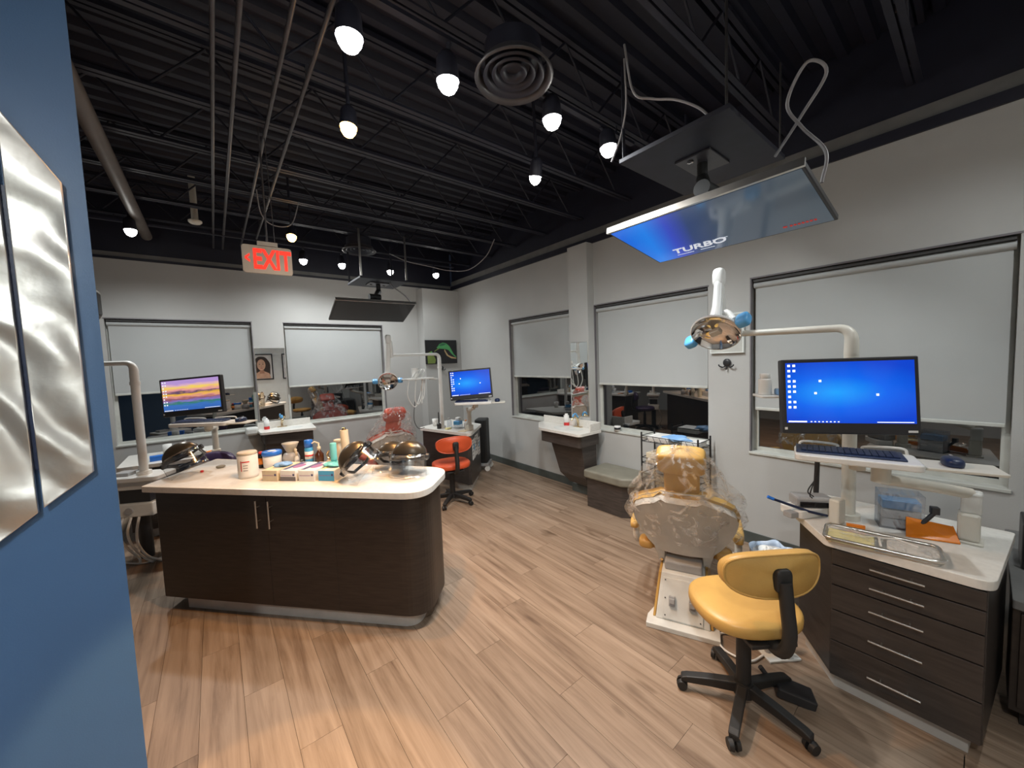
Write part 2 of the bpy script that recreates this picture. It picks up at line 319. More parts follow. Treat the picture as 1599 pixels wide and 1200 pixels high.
# ================================================================ the room
def struct(name, mb, m, label, cat, **k): return tag(mb.build(name, m, **k), label, cat, kind='structure')
X0, Y0 = -3.2, -0.85
fl = struct('floor', MB().bb(X0, XR, Y0, YB, -0.12, -0.012), 'subfloor', 'brown wood plank floor of the treatment room', 'floor')
PW, PL = 0.178, 1.22; cache = {}; seen = 0; late = MB()
xi = 0; x = X0
while x < XR - 0.01:
    wv = min(PW, XR - x); y = Y0 - ((xi*0.41) % 1.0)*PL
    while y < YB:
        a, b = max(y, Y0), min(y+PL, YB); L = round(b-a, 2); y += PL
        if L < 0.03: continue
        key = (round(wv, 3), L)
        if key not in cache:
            o = MB().bb(-wv/2+0.0007, wv/2-0.0007, -L/2+0.0007, L/2-0.0007, -0.012, 0).build('plank', 'wood_plank', fl); cache[key] = o.data
        else:
            o = bpy.data.objects.new('plank', cache[key]); COL.objects.link(o); o.parent = fl
        o.location = (x+wv/2, (a+b)/2, 0)
    x += PW; xi += 1

def wall_y(mb, x0, x1, y0, y1, holes, z1):     # wall along Y with window holes (ya, yb, za, zb)
    y = y0
    for ya, yb, za, zb in sorted(holes):
        mb.bb(x0, x1, y, ya, 0, z1); mb.bb(x0, x1, ya, yb, 0, za); mb.bb(x0, x1, ya, yb, zb, z1); y = yb
    mb.bb(x0, x1, y, y1, 0, z1); return mb
def wall_x(mb, y0, y1, x0, x1, holes, z1):
    x = x0
    for xa, xb, za, zb in sorted(holes):
        mb.bb(x, xa, y0, y1, 0, z1); mb.bb(xa, xb, y0, y1, 0, za); mb.bb(xa, xb, y0, y1, zb, z1); x = xb
    mb.bb(x, x1, y0, y1, 0, z1); return mb
WR = [(3.30, 4.575, 0.82, 2.306), (1.60, 2.925, 0.82, 2.306), (-0.115, 1.245, 0.82, 2.306)]
WB = [(-0.95, 0.445, 0.86, 2.35), (0.825, 2.255, 0.86, 2.35)]
ZT = 3.85
struct('wall_right', wall_y(MB(), XR, XR+0.16, Y0, YB+0.16, WR, ZW), 'wall', 'light grey painted wall with three shaded windows on the right', 'wall')
struct('wall_back', wall_x(MB(), YB, YB+0.16, X0, XR, WB, ZW), 'wall', 'light grey painted back wall with two shaded windows', 'wall')
struct('wall_front', MB().bb(X0, XR+0.16, Y0-0.12, Y0, 0, ZT), 'wall_white', 'plain white wall behind the entry carrying framed portraits', 'wall')
struct('wall_left', MB().bb(X0-0.12, X0, Y0-0.12, YB+0.16, 0, ZT), 'wall', 'plain grey side wall beyond the blue partition', 'wall')
struct('wall_pier', MB().bb(3.5, XR+0.01, 2.925, 3.225, 0, ZW), 'wall', 'narrow grey wall pier behind the near sink mirror', 'wall')
struct('wall_column', MB().bb(2.90, XR, 6.06, YB, 0, 2.99), 'wall', 'grey corner column carrying the lizard picture', 'wall')
struct('trim_1', MB().bb(XR-0.02, XR+0.16, Y0, YB, ZW, 3.11).bb(XR+0.02, XR+0.16, Y0, YB, 3.20, ZT), 'ceiling_black', 'black band above the right wall', 'trim')
struct('trim_2', MB().bb(XR, XR+0.16, Y0, YB, 3.11, 3.20), 'band_grey', 'dim grey ledge above the right wall', 'trim')
struct('trim_3', MB().bb(X0, XR, YB-0.01, YB+0.16, ZW, 3.07).bb(X0, XR, YB+0.03, YB+0.16, 3.12, ZT), 'ceiling_black', 'black band above the back wall', 'trim')
struct('trim_4', MB().bb(X0, XR, YB, YB+0.16, 3.07, 3.12), 'band_grey', 'thin grey ledge above the back wall', 'trim')
struct('baseboard_right', MB().bb(XR-0.012, XR, Y0, YB, 0, 0.10).bb(3.488, 3.5, 2.913, 3.237, 0, 0.10).bb(3.5, XR, 2.913, 2.925, 0, 0.10), 'baseboard', 'dark grey rubber baseboard along the right wall', 'baseboard')
struct('baseboard_back', MB().bb(X0, 2.9, YB-0.012, YB, 0, 0.10), 'baseboard', 'dark grey rubber baseboard along the back wall', 'baseboard')
struct('baseboard_front', MB().bb(X0, XR, Y0, Y0+0.012, 0, 0.10), 'baseboard', 'dark grey rubber baseboard along the entry wall', 'baseboard')

# ceiling: corrugated deck with joists
cl = MB(); y = Y0
prof = []
k = 0
while y < YB+0.1:
    prof += [(y, 3.74), (y+0.05, 3.74), (y+0.07, 3.78), (y+0.13, 3.78)]; y += 0.15
vs = []; fs = []
for i, (yy, zz) in enumerate(prof):
    vs += [(X0-.1, yy, zz), (XR+.1, yy, zz)]
    if i: fs.append((2*i-2, 2*i-1, 2*i+1, 2*i))
cl.add(vs, fs); cl.bb(X0-.1, XR+.16, Y0-.12, YB+.16, 3.80, 3.9)
ce = struct('ceiling', cl, 'ceiling_black', 'black exposed corrugated metal ceiling', 'ceiling')
for i, yj in enumerate((-0.45, 0.32, 1.02, 1.72, 2.42, 3.08, 3.72, 4.36, 5.0, 5.64)):
    j = MB(); L0, L1 = X0, XR
    for s in (-1, 1):
        j.box(((L0+L1)/2, yj+s*0.022, 3.36), (L1-L0, 0.03, 0.006)); j.box(((L0+L1)/2, yj+s*0.008, 3.375), (L1-L0, 0.005, 0.035))
        j.box(((L0+L1)/2, yj+s*0.022, 3.72), (L1-L0, 0.03, 0.03))
    xx = L0; up = True
    while xx < L1-0.3:
        j.cyl((xx, yj, 3.37 if up else 3.71), (xx+0.30, yj, 3.71 if up else 3.37), 0.008, n=6); xx += 0.30; up = not up
    j.build('joist', 'steel_black', ce)

# windows, roller blinds, sills
def win_frame(mb, a0, a1, z0, z1, t, d0, d1, axis):
    def b(p0, p1, q0, q1):
        if axis == 'y': mb.bb(d0, d1, p0, p1, q0, q1)
        else: mb.bb(p0, p1, d0, d1, q0, q1)
    b(a0, a0+t, z0, z1); b(a1-t, a1, z0, z1); b(a0+t, a1-t, z0, z0+t); b(a0+t, a1-t, z1-t, z1); return mb
def window(n, a0, a1, z0, z1, axis, zblind, wl, bl):
    base = XR if axis == 'y' else YB
    o = struct('window_%d' % n, win_frame(MB(), a0, a1, z0, z1, 0.035, base+0.085, base+0.13, axis), 'frame_white', wl, 'window')
    g = MB(); (g.bb(base+0.10, base+0.112, a0+.035, a1-.035, z0+.035, z1-.035) if axis == 'y' else g.bb(a0+.035, a1-.035, base+0.10, base+0.112, z0+.035, z1-.035)); g.build('pane', 'night_glass', o)
    s = MB(); (s.bb(base-0.012, base+0.085, a0-0.01, a1+0.01, z0-0.018, z0+0.004) if axis == 'y' else s.bb(a0-0.01, a1+0.01, base-0.012, base+0.085, z0-0.018, z0+0.004)); s.build('window_sill', 'frame_white', o, bevel=0.004)
    s = MB()    # black outer edge around the head and the jamb
    if axis == 'y': s.bb(base-0.004, base+0.004, a0-0.008, a1+0.008, z1-0.002, z1+0.010); s.bb(base-0.004, base+0.03, a1-0.004, a1+0.006, z0, z1)
    else: s.bb(a0-0.008, a1+0.008, base-0.004, base+0.004, z1-0.002, z1+0.010); s.bb(a1-0.004, a1+0.004, base-0.004, base+0.03, z0, z1)
    s.build('edge_strip', 'print_grey', o)
    t = thing('roller_blind', bl, 'blind', ((base+0.02, (a0+a1)/2, z1) if axis == 'y' else ((a0+a1)/2, base+0.02, z1)), 0 if axis == 'x' else PI/2, 'grey roller blinds')
    h = (a1-a0)/2 - 0.012   # local: x along the window, y into the wall
    sg = 1 if axis == 'x' else -1
    MB().bb(-h, h, -0.008*sg if sg > 0 else -0.06, 0.06 if sg > 0 else 0.008, -0.03, -0.008).build('cassette', 'band_dark', t, bevel=0.003)
    MB().cyl((-h, 0.028*sg, -0.055), (h, 0.028*sg, -0.055), 0.026, n=16).build('roller', 'blind', t)
    zb = zblind - z1
    MB().bb(-h+.01, h-.01, min(0.024*sg, 0.027*sg), max(0.024*sg, 0.027*sg), zb, -0.06).build('fabric', 'blind', t)
    MB().bb(-h+.01, h-.01, min(0.018*sg, 0.032*sg), max(0.018*sg, 0.032*sg), zb-0.012, zb+0.012).build('bottom_bar', 'frame_white', t, bevel=0.004)
window(1, *WR[0][:2], *WR[0][2:], 'y', 1.44, 'night window left of the narrow mirror pier', 'grey roller blind left of the narrow mirror pier, nearest the corner')
window(2, *WR[1][:2], *WR[1][2:], 'y', 1.368, 'wide night window behind the black wire cart', 'grey roller blind over the window behind the padded bench')
window(3, *WR[2][:2], *WR[2][2:], 'y', 1.197, 'night window behind the nearest monitor', 'large grey roller blind behind the nearest blue monitor')
window(4, *WB[1][:2], *WB[1][2:], 'x', 1.425, 'night window behind the red dental chair', 'grey roller blind on the back wall below the blank ceiling screen')
window(5, *WB[0][:2], *WB[0][2:], 'x', 1.46, 'night window behind the sunset monitor', 'grey roller blind on the back wall above the sunset monitor')

# blue partition with swirled metal panels
struct('wall_partition', MB().prism([(-3.2, 1.6), (-0.25, 1.6), (-0.30, 1.74), (-3.2, 1.74)], 0, ZT), 'blue_paint', 'blue painted partition close on the left', 'wall')
art = thing('metal_wall_art', 'swirled brushed metal panels hung on the blue partition', 'wall art', (-0.25, 1.6, 0))
for pl in ([(-0.04, 2.23), (-0.138, 2.395), (-0.138, 1.345), (-0.04, 1.425)], [(-0.148, 2.41), (-0.38, 2.58), (-0.62, 2.45), (-0.62, 1.15), (-0.40, 1.12), (-0.148, 1.335)]):
    a = MB(); n = len(pl); a.add([(x, -0.022, z) for x, z in pl] + [(x, -0.010, z) for x, z in pl], [tuple(range(n)), tuple(range(2*n-1, n-1, -1))] + [(i, n+i, n+(i+1) % n, (i+1) % n) for i in range(n)])
    a.build('metal_panel', 'swirled_metal', art, bevel=0.002)
MB().bb(-0.55, -0.08, -0.010, 0, 1.45, 2.2).build('backing', 'navy', art)

# ================================================================ ceiling fittings
def pipe(x, r, y0, y1, z, m, label, name='ceiling_pipe', cat='pipe'):
    t = MB().cyl((x, y0, z), (x, y1, z), r, n=12)
    for yy in (y0+0.5, (y0+y1)/2, y1-0.5): t.box((x, yy, z+r+0.03), (0.02, 0.02, 0.06+0.0))
    return tag(t.build(name, m), label, cat)
pipe(0.105, 0.011, Y0+.01, 6.29, 3.30, 'pipe_grey', 'thin grey conduit under the black ceiling, leftmost of four')
pipe(0.20, 0.012, Y0+.01, 6.29, 3.30, 'pipe_grey', 'thin grey conduit under the black ceiling, second from left')
pipe(0.385, 0.011, Y0+.01, 6.0, 3.30, 'pipe_grey', 'thin grey conduit under the black ceiling, third from left')
pipe(0.52, 0.011, Y0+.01, 5.6, 3.30, 'pipe_grey', 'thin grey conduit under the black ceiling, rightmost of four')
pipe(-0.50, 0.05, 1.9, 6.05, 3.28, 'duct_tan', 'wide tan pipe running back beside the blue partition', 'ceiling_duct', 'duct')
def flat_duct(y0, y1, label):
    o = MB().bb(-0.2, 2.2, y0, y1, 3.45, 3.68); return tag(o.build('air_duct', 'steel_black', bevel=0.01), label, 'duct')
def diffuser(x, y, z, r, label):
    t = thing('air_diffuser', label, 'diffuser', (x, y, z), 0, 'round ceiling diffusers')
    for i, k in enumerate((1.0, 0.78, 0.56, 0.34)):
        MB().lathe([(r*k, 0), (r*(k-.03), -0.012), (r*(k-.14), 0.022), (r*(k-.17), 0.05)], (0, 0, 0.008*i), 40).build('ring', 'pipe_grey' if i < 1 else 'steel_black', t)
    MB().cyl((0, 0, 0.05), (0, 0, 0.155), r*0.72, n=32).build('duct_collar', 'steel_black', t)
diffuser(1.36, 1.60, 3.2, 0.21, 'round black ceiling diffuser between the near white spotlights')
diffuser(1.60, 5.14, 3.2, 0.21, 'round black ceiling diffuser above the blank ceiling screen')
for nm, yy, x0, x1 in (('near', 1.70, 0.2, 2.6), ('far', 5.64, -0.9, 3.3)):
    o = MB().bb(x0, x1, yy-0.017, yy+0.017, 3.285, 3.305)
    for xx in (x0+.2, x1-.2): o.cyl((xx, yy, 3.305), (xx, yy, 3.36), 0.005, n=6)
    tag(o.build('light_track', 'steel_black'), 'black lighting track carrying the %s row of spotlights' % nm, 'track')
SL = {0: 'white ceiling spotlight nearest the top edge, first of the near row', 1: 'white ceiling spotlight just left of the round diffuser', 2: 'white ceiling spotlight just right of the round diffuser', 3: 'white ceiling spotlight beside the big screen mount', 4: 'small bluish white spotlight below the near row', 5: 'orange glowing spotlight above the island', 6: 'orange glowing spotlight above the exit sign', 7: 'white spotlight just right of the exit sign', 8: 'white spotlight left of the blank screen mount', 9: 'white spotlight right above the blank screen mount', 10: 'white spotlight close to the corner column', 11: 'extra white spotlight brightening the back wall near the blue partition', 12: 'warm spotlight over the entry, out of the main row', 13: 'white spotlight added out of view to brighten the nearest countertop', 14: 'white spotlight added out of view to light the partition and entry wall'}
for i, (x, y, z, aim, colr, watt, cone, row) in enumerate(SPOTS):
    d = (Vector(aim)-Vector((x, y, z))).normalized()
    t = thing('spotlight', SL[i], 'light', (x, y, z), 0, 'ceiling spotlights')
    R = 0.058 if row == 'near' else 0.05
    q = d.to_track_quat('-Z', 'Y').to_matrix().to_4x4()
    b = MB(q); b.lathe([(R, 0.0), (R, 0.02), (R*0.9, 0.10), (R*0.5, 0.13), (0.001, 0.13)], n=24).build('housing', 'steel_black', t)
    b = MB(q); b.lathe([(R*0.95, 0.012), (R*0.86, -0.022), (R*0.6, -0.045), (R*0.3, -0.056), (0.001, -0.06)], n=24).build('lens', 'lens_warm' if row == 'warm' else 'lens_cool', t)
    p = q @ Vector((0, 0, 0.11)); ty = {'near': 1.70, 'far': 5.64}.get(row); MB().cyl(p, (0, ty-y if ty else 0, 0.17 if ty else 0.62), 0.012, n=8).build('stem', 'steel_black', t)
    ld = bpy.data.lights.new('spot', 'SPOT'); ld.color = colr; ld.energy = watt; ld.spot_size = math.radians(cone); ld.spot_blend = 0.12 if cone < 40 else 1.0; ld.shadow_soft_size = 0.02 if cone < 40 else 0.05
    lo = bpy.data.objects.new('bulb', ld); COL.objects.link(lo); lo.parent = t; lo.location = d*0.07; lo.rotation_euler = d.to_track_quat('-Z', 'Y').to_euler()
sm = MB().lathe([(0.001, -0.03), (0.045, -0.03), (0.06, -0.015), (0.06, 0.0)], n=24).cyl((0, 0, 0), (0, 0, 0.46), 0.03)
o = sm.build('smoke_detector', 'cream_plastic'); o.location = (-0.046, 5.26, 3.30); tag(o, 'small round cream smoke detector on the dark ceiling', 'detector')

# exit sign
ex = thing('exit_sign', 'lit red exit sign hanging from the black ceiling', 'sign', mtx=frame((0.352, 3.12, 2.455), (1, -0.05, 0), (0, 0, 1)))
MB().prism(rpoly([(-.152, -.095), (.142, -.095), (.142, .095), (-.152, .095)], .022), -0.02, 0.0).build('plate', 'exit_face', ex, bevel=0.003)
MB().bb(-.075, .065, -.03, .0, .0, .001).bb(-.06, .06, .097, .125, -.03, 0).build('canopy', 'exit_face', ex, bevel=0.003)
text('EXIT', 0.185, 'exit_red', ex, (0.022, -0.004, 0.0015), sx=0.60, off=0.006)
text('<', 0.10, 'exit_red', ex, (-0.122, 0.0, 0.0015), sx=0.5, off=0.004, name='arrow')
MB().cyl((0, .125, -.015), (0, .90, -.015), 0.006, n=8).cyl((.045, .125, -.015), (.03, .90, -.015), 0.003, n=6).build('hanger', 'pipe_grey', ex)

# ceiling-hung televisions
def tv(label, o, exv, eyv, w, h, screen):
    t = thing('television', label, 'television', mtx=frame(o, exv, eyv))
    MB().bb(-w/2, w/2, -h/2, h/2, -0.028, -0.001).build('body', 'dark_plastic', t, bevel=0.004)
    r = MB(); r.bb(-w/2-.003, w/2+.003, h/2-.001, h/2+.012, -.03, 0.003); r.build('rim', 'steel', t)
    MB().bb(-w/2+.012, w/2-.012, -h/2+.014, h/2-.010, -0.001, 0.0012).build('screen', screen, t)
    MB().bb(-.18, .18, -.13, .13, -0.06, -0.028).build('back_box', 'dark_plastic', t, bevel=0.01)
    return t
t1 = tv('ceiling television showing a blue movie title screen', (2.10, 0.905, 2.352), (0, -1, 0), (-0.985, 0, 0.172), 0.915, 0.555, 'screen_tv')
text('TURBO', 0.088, 'tv_white', t1, (-0.155, -0.165, 0.003), shear=0.3, sx=1.05, off=0.002)
MB().bb(-0.06, 0.02, -0.142, -0.137, .002, .003).bb(-0.30, -0.20, -0.222, -0.217, .002, .003).bb(-0.16, -0.08, -0.222, -0.217, .002, .003).build('caption', 'tv_white', t1)
b = MB(); b.cyl((0.265, -0.205, .002), (0.265, -0.205, .003), 0.010)
for i in range(7): b.bb(0.285+i*0.016, 0.296+i*0.016, -0.214, -0.197, .002, .003)
b.build('logo', 'tv_red', t1)
t2 = tv('blank black ceiling television above the red dental chair', (1.566, 4.655, 2.341), (1, -0.05, 0), (0, -0.94, 0.34), 0.915, 0.50, 'tv_off')
def tvmount(label, c, sx, sy, rz, tvp, ztop):
    t = thing('screen_mount', label, 'mount', c, rz)
    MB().bb(-sx/2, sx/2, -sy/2, sy/2, 0, 0.025).build('plate', 'steel_black', t, bevel=0.003)
    MB().bb(-.13, .13, -.10, .10, -0.012, 0).build('bracket_plate', 'pipe_grey', t, bevel=0.003)
    for s in (-1, 1): MB().lathe([(.018, -.02), (.018, -.012), (.012, -.012)], (s*.085, .03, 0), 14).build('bolt', 'chrome', t)
    loc = Matrix.Rotation(-rz, 3, 'Z') @ (Vector(tvp)-Vector(c))
    MB().cyl((0, 0, -.012), (0, 0, -.10), 0.028).cyl((0, 0, -.10), (loc.x*.6, loc.y*.6, loc.z*.55), 0.035, 0.03).build('post', 'black_rubber', t)
    MB().cyl((loc.x*.6-.07, loc.y*.6, loc.z*.55), (loc.x*.6+.07, loc.y*.6, loc.z*.55), 0.045).cyl((loc.x*.6, loc.y*.6, loc.z*.55), loc, 0.035).build('swivel', 'black_rubber', t)
    for ax in (-1, 1):
        for ay in (-1, 1): MB().bb(ax*(sx/2-.02)-.012, ax*(sx/2-.02)+.012, ay*(sy/2-.02)-.002, ay*(sy/2-.02)+.002, 0.025, ztop-c[2]).build('strut', 'steel' if ay < 0 else 'steel_black', t)
tvmount('black square ceiling mount holding the movie television', (2.33, 1.06, 2.82), 0.78, 0.60, 0.0, (2.12, 0.92, 2.40), 3.36)
tvmount('dark ceiling mount holding the blank television', (1.78, 5.02, 2.77), 0.62, 0.54, 0.0, (1.58, 4.70, 2.37), 3.36)
def cable(pts, r, m, label, name='ceiling_cable', cat='cable', rr=0.12): return tag(MB().tube(arc(pts, rr, 8), r, 8).build(name, m), label, cat)
def spline(pts, n=8):
    P = [Vector(p) for p in pts]; P = [P[0]*2-P[1]] + P + [P[-1]*2-P[-2]]; out = []
    for i in range(1, len(P)-2):
        for k in range(n):
            t = k/n; out.append(0.5*((2*P[i]) + (P[i+1]-P[i-1])*t + (2*P[i-1]-5*P[i]+4*P[i+1]-P[i+2])*t*t + (3*P[i]-P[i-1]-3*P[i+1]+P[i+2])*t**3))
    return out + [P[-2]]
def cab(pts, r, m, label, name='ceiling_cable', cat='cable'): return tag(MB().tube(spline(pts), r, 8).build(name, m), label, cat)
cab([(2.13, 0.46, 2.42), (2.14, 0.45, 2.55), (2.20, 0.55, 2.72), (2.17, 0.60, 2.84), (2.14, 0.52, 2.96), (2.18, 0.46, 2.90), (2.22, 0.56, 2.78), (2.35, 0.70, 2.70)], 0.007, 'cable_grey', 'looped grey cable dropping to the movie television')
cab([(2.0, 0.86, 2.84), (1.98, 0.92, 2.92), (1.95, 1.02, 3.0), (1.9, 1.12, 3.04), (1.85, 1.2, 3.10), (1.85, 1.25, 3.37)], 0.006, 'cable_grey', 'arched grey cable above the movie television mount')
cab([(1.95, 1.42, 2.86), (1.96, 1.36, 2.98), (1.93, 1.30, 3.12), (1.92, 1.30, 3.36)], 0.005, 'cable_grey', 'straight grey cable at the corner of the movie television mount')
cab([(2.02, 4.50, 2.43), (1.98, 4.62, 2.56), (1.90, 4.80, 2.70), (1.88, 4.9, 2.80)], 0.008, 'cable_grey', 'grey cable down to the blank television')
cab([(1.95, 5.0, 3.18), (2.2, 5.0, 3.11), (2.5, 4.95, 3.07), (2.75, 4.85, 3.02), (3.0, 4.7, 3.03), (3.1, 4.4, 3.16), (3.12, 4.2, 3.35)], 0.006, 'cable_grey', 'grey cable sagging under the ceiling near the corner')
cab([(0.42, 4.2, 3.35), (0.45, 4.25, 3.15), (0.55, 4.3, 3.08), (0.7, 4.3, 3.12), (0.78, 4.3, 3.35)], 0.005, 'cable_grey', 'thin grey cable drooping behind the exit sign')
# ================================================================ the island
IO = Vector((-0.44, 3.62, 0)); IA = math.atan2(-0.745, 0.667)
IM = Matrix.Translation(IO) @ Matrix.Rotation(IA, 4, 'Z')
def I(u, v, z=0.915): p = IM @ Vector((u, v, z)); return (p.x, p.y, p.z)
isl = thing('island_cabinet', 'dark brown wood island cabinet with a rounded end', 'cabinet', IO, IA)
ipoly = rpoly([(0.04, 0.03), (2.045, 0.03), (2.01, 0.50), (-0.12, 0.66)], [0.02, 0.17, 0.15, 0.02], 10)
MB().prism(ipoly, 0.10, 0.872).build('body', 'laminate', isl, bevel=0.003)
tp = rpoly([(0.18, 0.075), (1.96, 0.075), (1.92, 0.44), (0.08, 0.58)], [0.01, 0.12, 0.12, 0.01], 8)
MB().prism(tp, 0.0, 0.10).build('toe_kick', 'toe', isl)
for a, b_ in ((0.055, 0.938), (0.942, 1.43)):
    d = MB().bb(a, b_, 0.0275, 0.031, 0.108, 0.868).build('door', 'laminate', isl, bevel=0.0015)
    hx = 0.897 if a < 0.9 else 0.99
    h = MB().cyl((hx, -0.012, 0.655), (hx, -0.012, 0.838), 0.006, n=10)
    for zz in (0.70, 0.795): h.cyl((hx, -0.012, zz), (hx, 0.024, zz), 0.004, n=8)
    h.build('handle', 'steel', d)
ct = MB(); ct.prism(rpoly([(-0.02, -0.005), (2.075, -0.005), (2.045, 0.54), (-0.20, 0.72)], [0.015, 0.18, 0.17, 0.03], 12), 0.872, 0.915)
cto = ct.build('countertop', 'quartz', bevel=0.004); cto.location = IO; cto.rotation_euler = (0, 0, IA); tag(cto, 'pale cream countertop with a rounded end on the dark island', 'countertop')

def bottle(name, label, u, v, prof, m, parts=(), z=0.915, group=None, cat='bottle', n=24, rz=0):
    t = thing(name, label, cat, I(u, v, z), IA+rz, group)
    MB().lathe([(0.0005, 0.0)] + prof + [(0.0005, prof[-1][1])], n=n).build('body', m, t)
    for nm, pf, mm in parts: MB().lathe([(0.0005, pf[0][1])] + pf + [(0.0005, pf[-1][1])], n=n).build(nm, mm, t)
    return t
c = bottle('wipes_canister', 'white wipes canister with red lettering, nearest the island front', 0.60, 0.25, [(.062, .002), (.064, .02), (.064, .165), (.060, .168)], 'paper_white', [('lid', [(.063, .168), (.063, .182), (.058, .188)], 'bisque')], cat='canister')
for i, (z0, a0, a1, mm) in enumerate(((0.10, -2.25, -2.16, 'print_red'),)):
    MB().grid(lambda s, q: (.0645*math.cos(-1.50+.10*s), .0645*math.sin(-1.50+.10*s), .055+.075*q), 2, 1).build('label_band', mm, c)
MB().grid(lambda s, q: (.0645*math.cos(-1.37+.75*s), .0645*math.sin(-1.37+.75*s), .118+.008*q), 10, 1).build('lettering', 'print_red', c)
for k in range(3): MB().grid(lambda s, q: (.0645*math.cos(-1.25+.45*s), .0645*math.sin(-1.25+.45*s), .094-.018*k+.004*q), 8, 1).build('small_print', 'print_grey', c)
c = bottle('energy_can', 'small dark bottle with an orange label behind the glove boxes', 0.50, 0.47, [(.022, .002), (.022, .10), (.014, .112)], 'print_black', [('cap', [(.015, .112), (.015, .128), (.012, .13)], 'print_red'), ('label_band', [(.0225, .03), (.0225, .08)], 'orange')])
c = bottle('tub', 'white tub with a bright blue lid', 0.575, 0.50, [(.062, .002), (.066, .10)], 'paper_white', [('lid', [(.070, .10), (.070, .125), (.066, .130)], 'blue_plastic')], cat='tub')
MB().lathe([(.0005, .131), (.03, .131)], n=20).build('lid_label', 'paper_white', c)
c = bottle('cup_dispenser', 'white dispenser with a beige bowl on top', 0.66, 0.60, [(.062, .002), (.064, .05), (.052, .085), (.03, .095)], 'grey_plastic', [('bowl', [(.028, .095), (.060, .165), (.063, .172)], 'bisque')], cat='dispenser')
bottle('spray_bottle', 'small white bottle beside the blue can', 0.745, 0.56, [(.018, .002), (.018, .055), (.008, .075)], 'white_plastic', [('cap', [(.008, .075), (.009, .105), (.004, .11)], 'paper_cream')])
bottle('spray_bottle', 'tiny cream bottle left of the small white bottle', 0.705, 0.60, [(.015, .002), (.015, .07), (.008, .085)], 'bisque', [('cap', [(.009, .085), (.011, .12), (.004, .125)], 'paper_cream')])
bottle('squat_jar', 'clear squat jar in front of the small white bottle', 0.80, 0.53, [(.028, .002), (.028, .045), (.026, .05)], 'clear_box', cat='jar')
c = bottle('aerosol_can', 'tall blue aerosol can with a blue cap', 0.86, 0.56, [(.030, .002), (.031, .135), (.026, .148)], 'print_blue', [('cap', [(.030, .148), (.031, .20), (.028, .205)], 'blue_plastic'), ('label_band', [(.0315, .055), (.0315, .115)], 'paper_white'), ('label_mark', [(.0318, .075), (.0318, .088)], 'print_red')])
c = bottle('brown_bottle', 'brown bottle with a cream pump behind the teal bottle', 0.935, 0.58, [(.032, .002), (.033, .085), (.015, .11), (.013, .12)], 'amber', [('pump', [(.014, .12), (.014, .145), (.006, .15), (.006, .175)], 'paper_cream')])
MB().tube([(0, 0, .172), (-.02, -.02, .19), (-.035, -.035, .178)], .006).build('spout', 'paper_cream', c)
t = thing('tape_roll', 'gold tape ring standing behind the teal bottle', 'tape', I(1.03, 0.60, 0.99), IA)
MB(Matrix.Rotation(PI/2, 4, 'X')).lathe([(.034, -.012), (.040, -.012), (.040, .012), (.034, .012), (.034, -.012)], n=28).build('ring', 'brass', t); MB().bb(-.035, .035, -.018, .018, -.075, -.04).build('foot', 'bisque', t, bevel=.003)
t = thing('figurine', 'white twisted plaster figurine on the island', 'figurine', I(1.085, 0.62), IA)
MB().grid(lambda s, q: ((.032-.008*math.sin(q*9)+.006*math.sin(3*s*2*PI+q*7))*math.cos(s*2*PI), (.03-.006*math.sin(q*9))*math.sin(s*2*PI), q*.185), 20, 16).build('body', 'bisque', t)
MB().sell((0, 0, .187), (.036, .033, .012), .6, .8).build('top', 'bisque', t)
t = thing('paper_roll', 'tall cream paper roll standing on the island', 'paper roll', I(1.20, 0.55), IA)
MB().cyl((0, 0, 0), (-.012, 0, .285), .034, .030, n=20).build('roll', 'paper_cream', t); MB().cyl((-.012, 0, .285), (-.012, 0, .292), .02).sell((-.012, 0, .297), (.012, .012, .008)).build('core', 'brass', t)

# glove boxes
def glove_box(label, u, v, mside, mlow, mtop, hole, w=.122, d=.225, h=.075, extra=None):
    t = thing('glove_box', label, 'glove box', I(u, v), IA+0.0, 'glove boxes')
    MB().bb(-w/2, w/2, 0, d, 0, h).build('carton', mtop, t, bevel=.0015)
    MB().bb(-w/2+.002, w/2-.002, -.0012, 0, .003, h*.42).build('lower_print', mlow, t)
    MB().bb(-w/2+.002, w/2-.002, -.0012, 0, h*.42, h-.003).build('upper_print', mside, t)
    MB().bb(-w/2+.008, w/2-.03, -.002, -.001, h*.52, h*.56).build('stripe', 'print_mauve', t)
    MB().cyl((w/2-.016, -.0022, h*.60), (w/2-.016, -.001, h*.60), .008, n=14).build('size_mark', 'print_navy', t)
    if hole: MB().prism([(.035*math.cos(a*PI/9), d*.52+.055*math.sin(a*PI/9)) for a in range(18)], h, h+.0012).build('opening', hole, t)
    MB().add([(-w/2+.002, d*.1, h+.0008), (-w/2+.03, d*.1, h+.0008), (-w/2+.05, d*.95, h+.0008), (-w/2+.002, d*.95, h+.0008)], [(0, 1, 2, 3)]).build('top_print', 'print_navy' if hole else 'paper_yellow', t)
    return t
glove_box('tan glove box at the left end of the row', 0.86, 0.16, 'paper_cream', 'paper_cream', 'paper_cream', None)
glove_box('white glove box with a dark lower stripe', 1.00, 0.165, 'paper_white', 'print_grey', 'paper_white', 'print_mauve')
glove_box('white glove box with a mauve opening next to the light blue box', 1.14, 0.17, 'paper_white', 'paper_white', 'paper_white', 'print_mauve')
glove_box('light blue glove box at the right end of the row', 1.285, 0.18, 'print_blue', 'print_blue', 'paper_white', None)
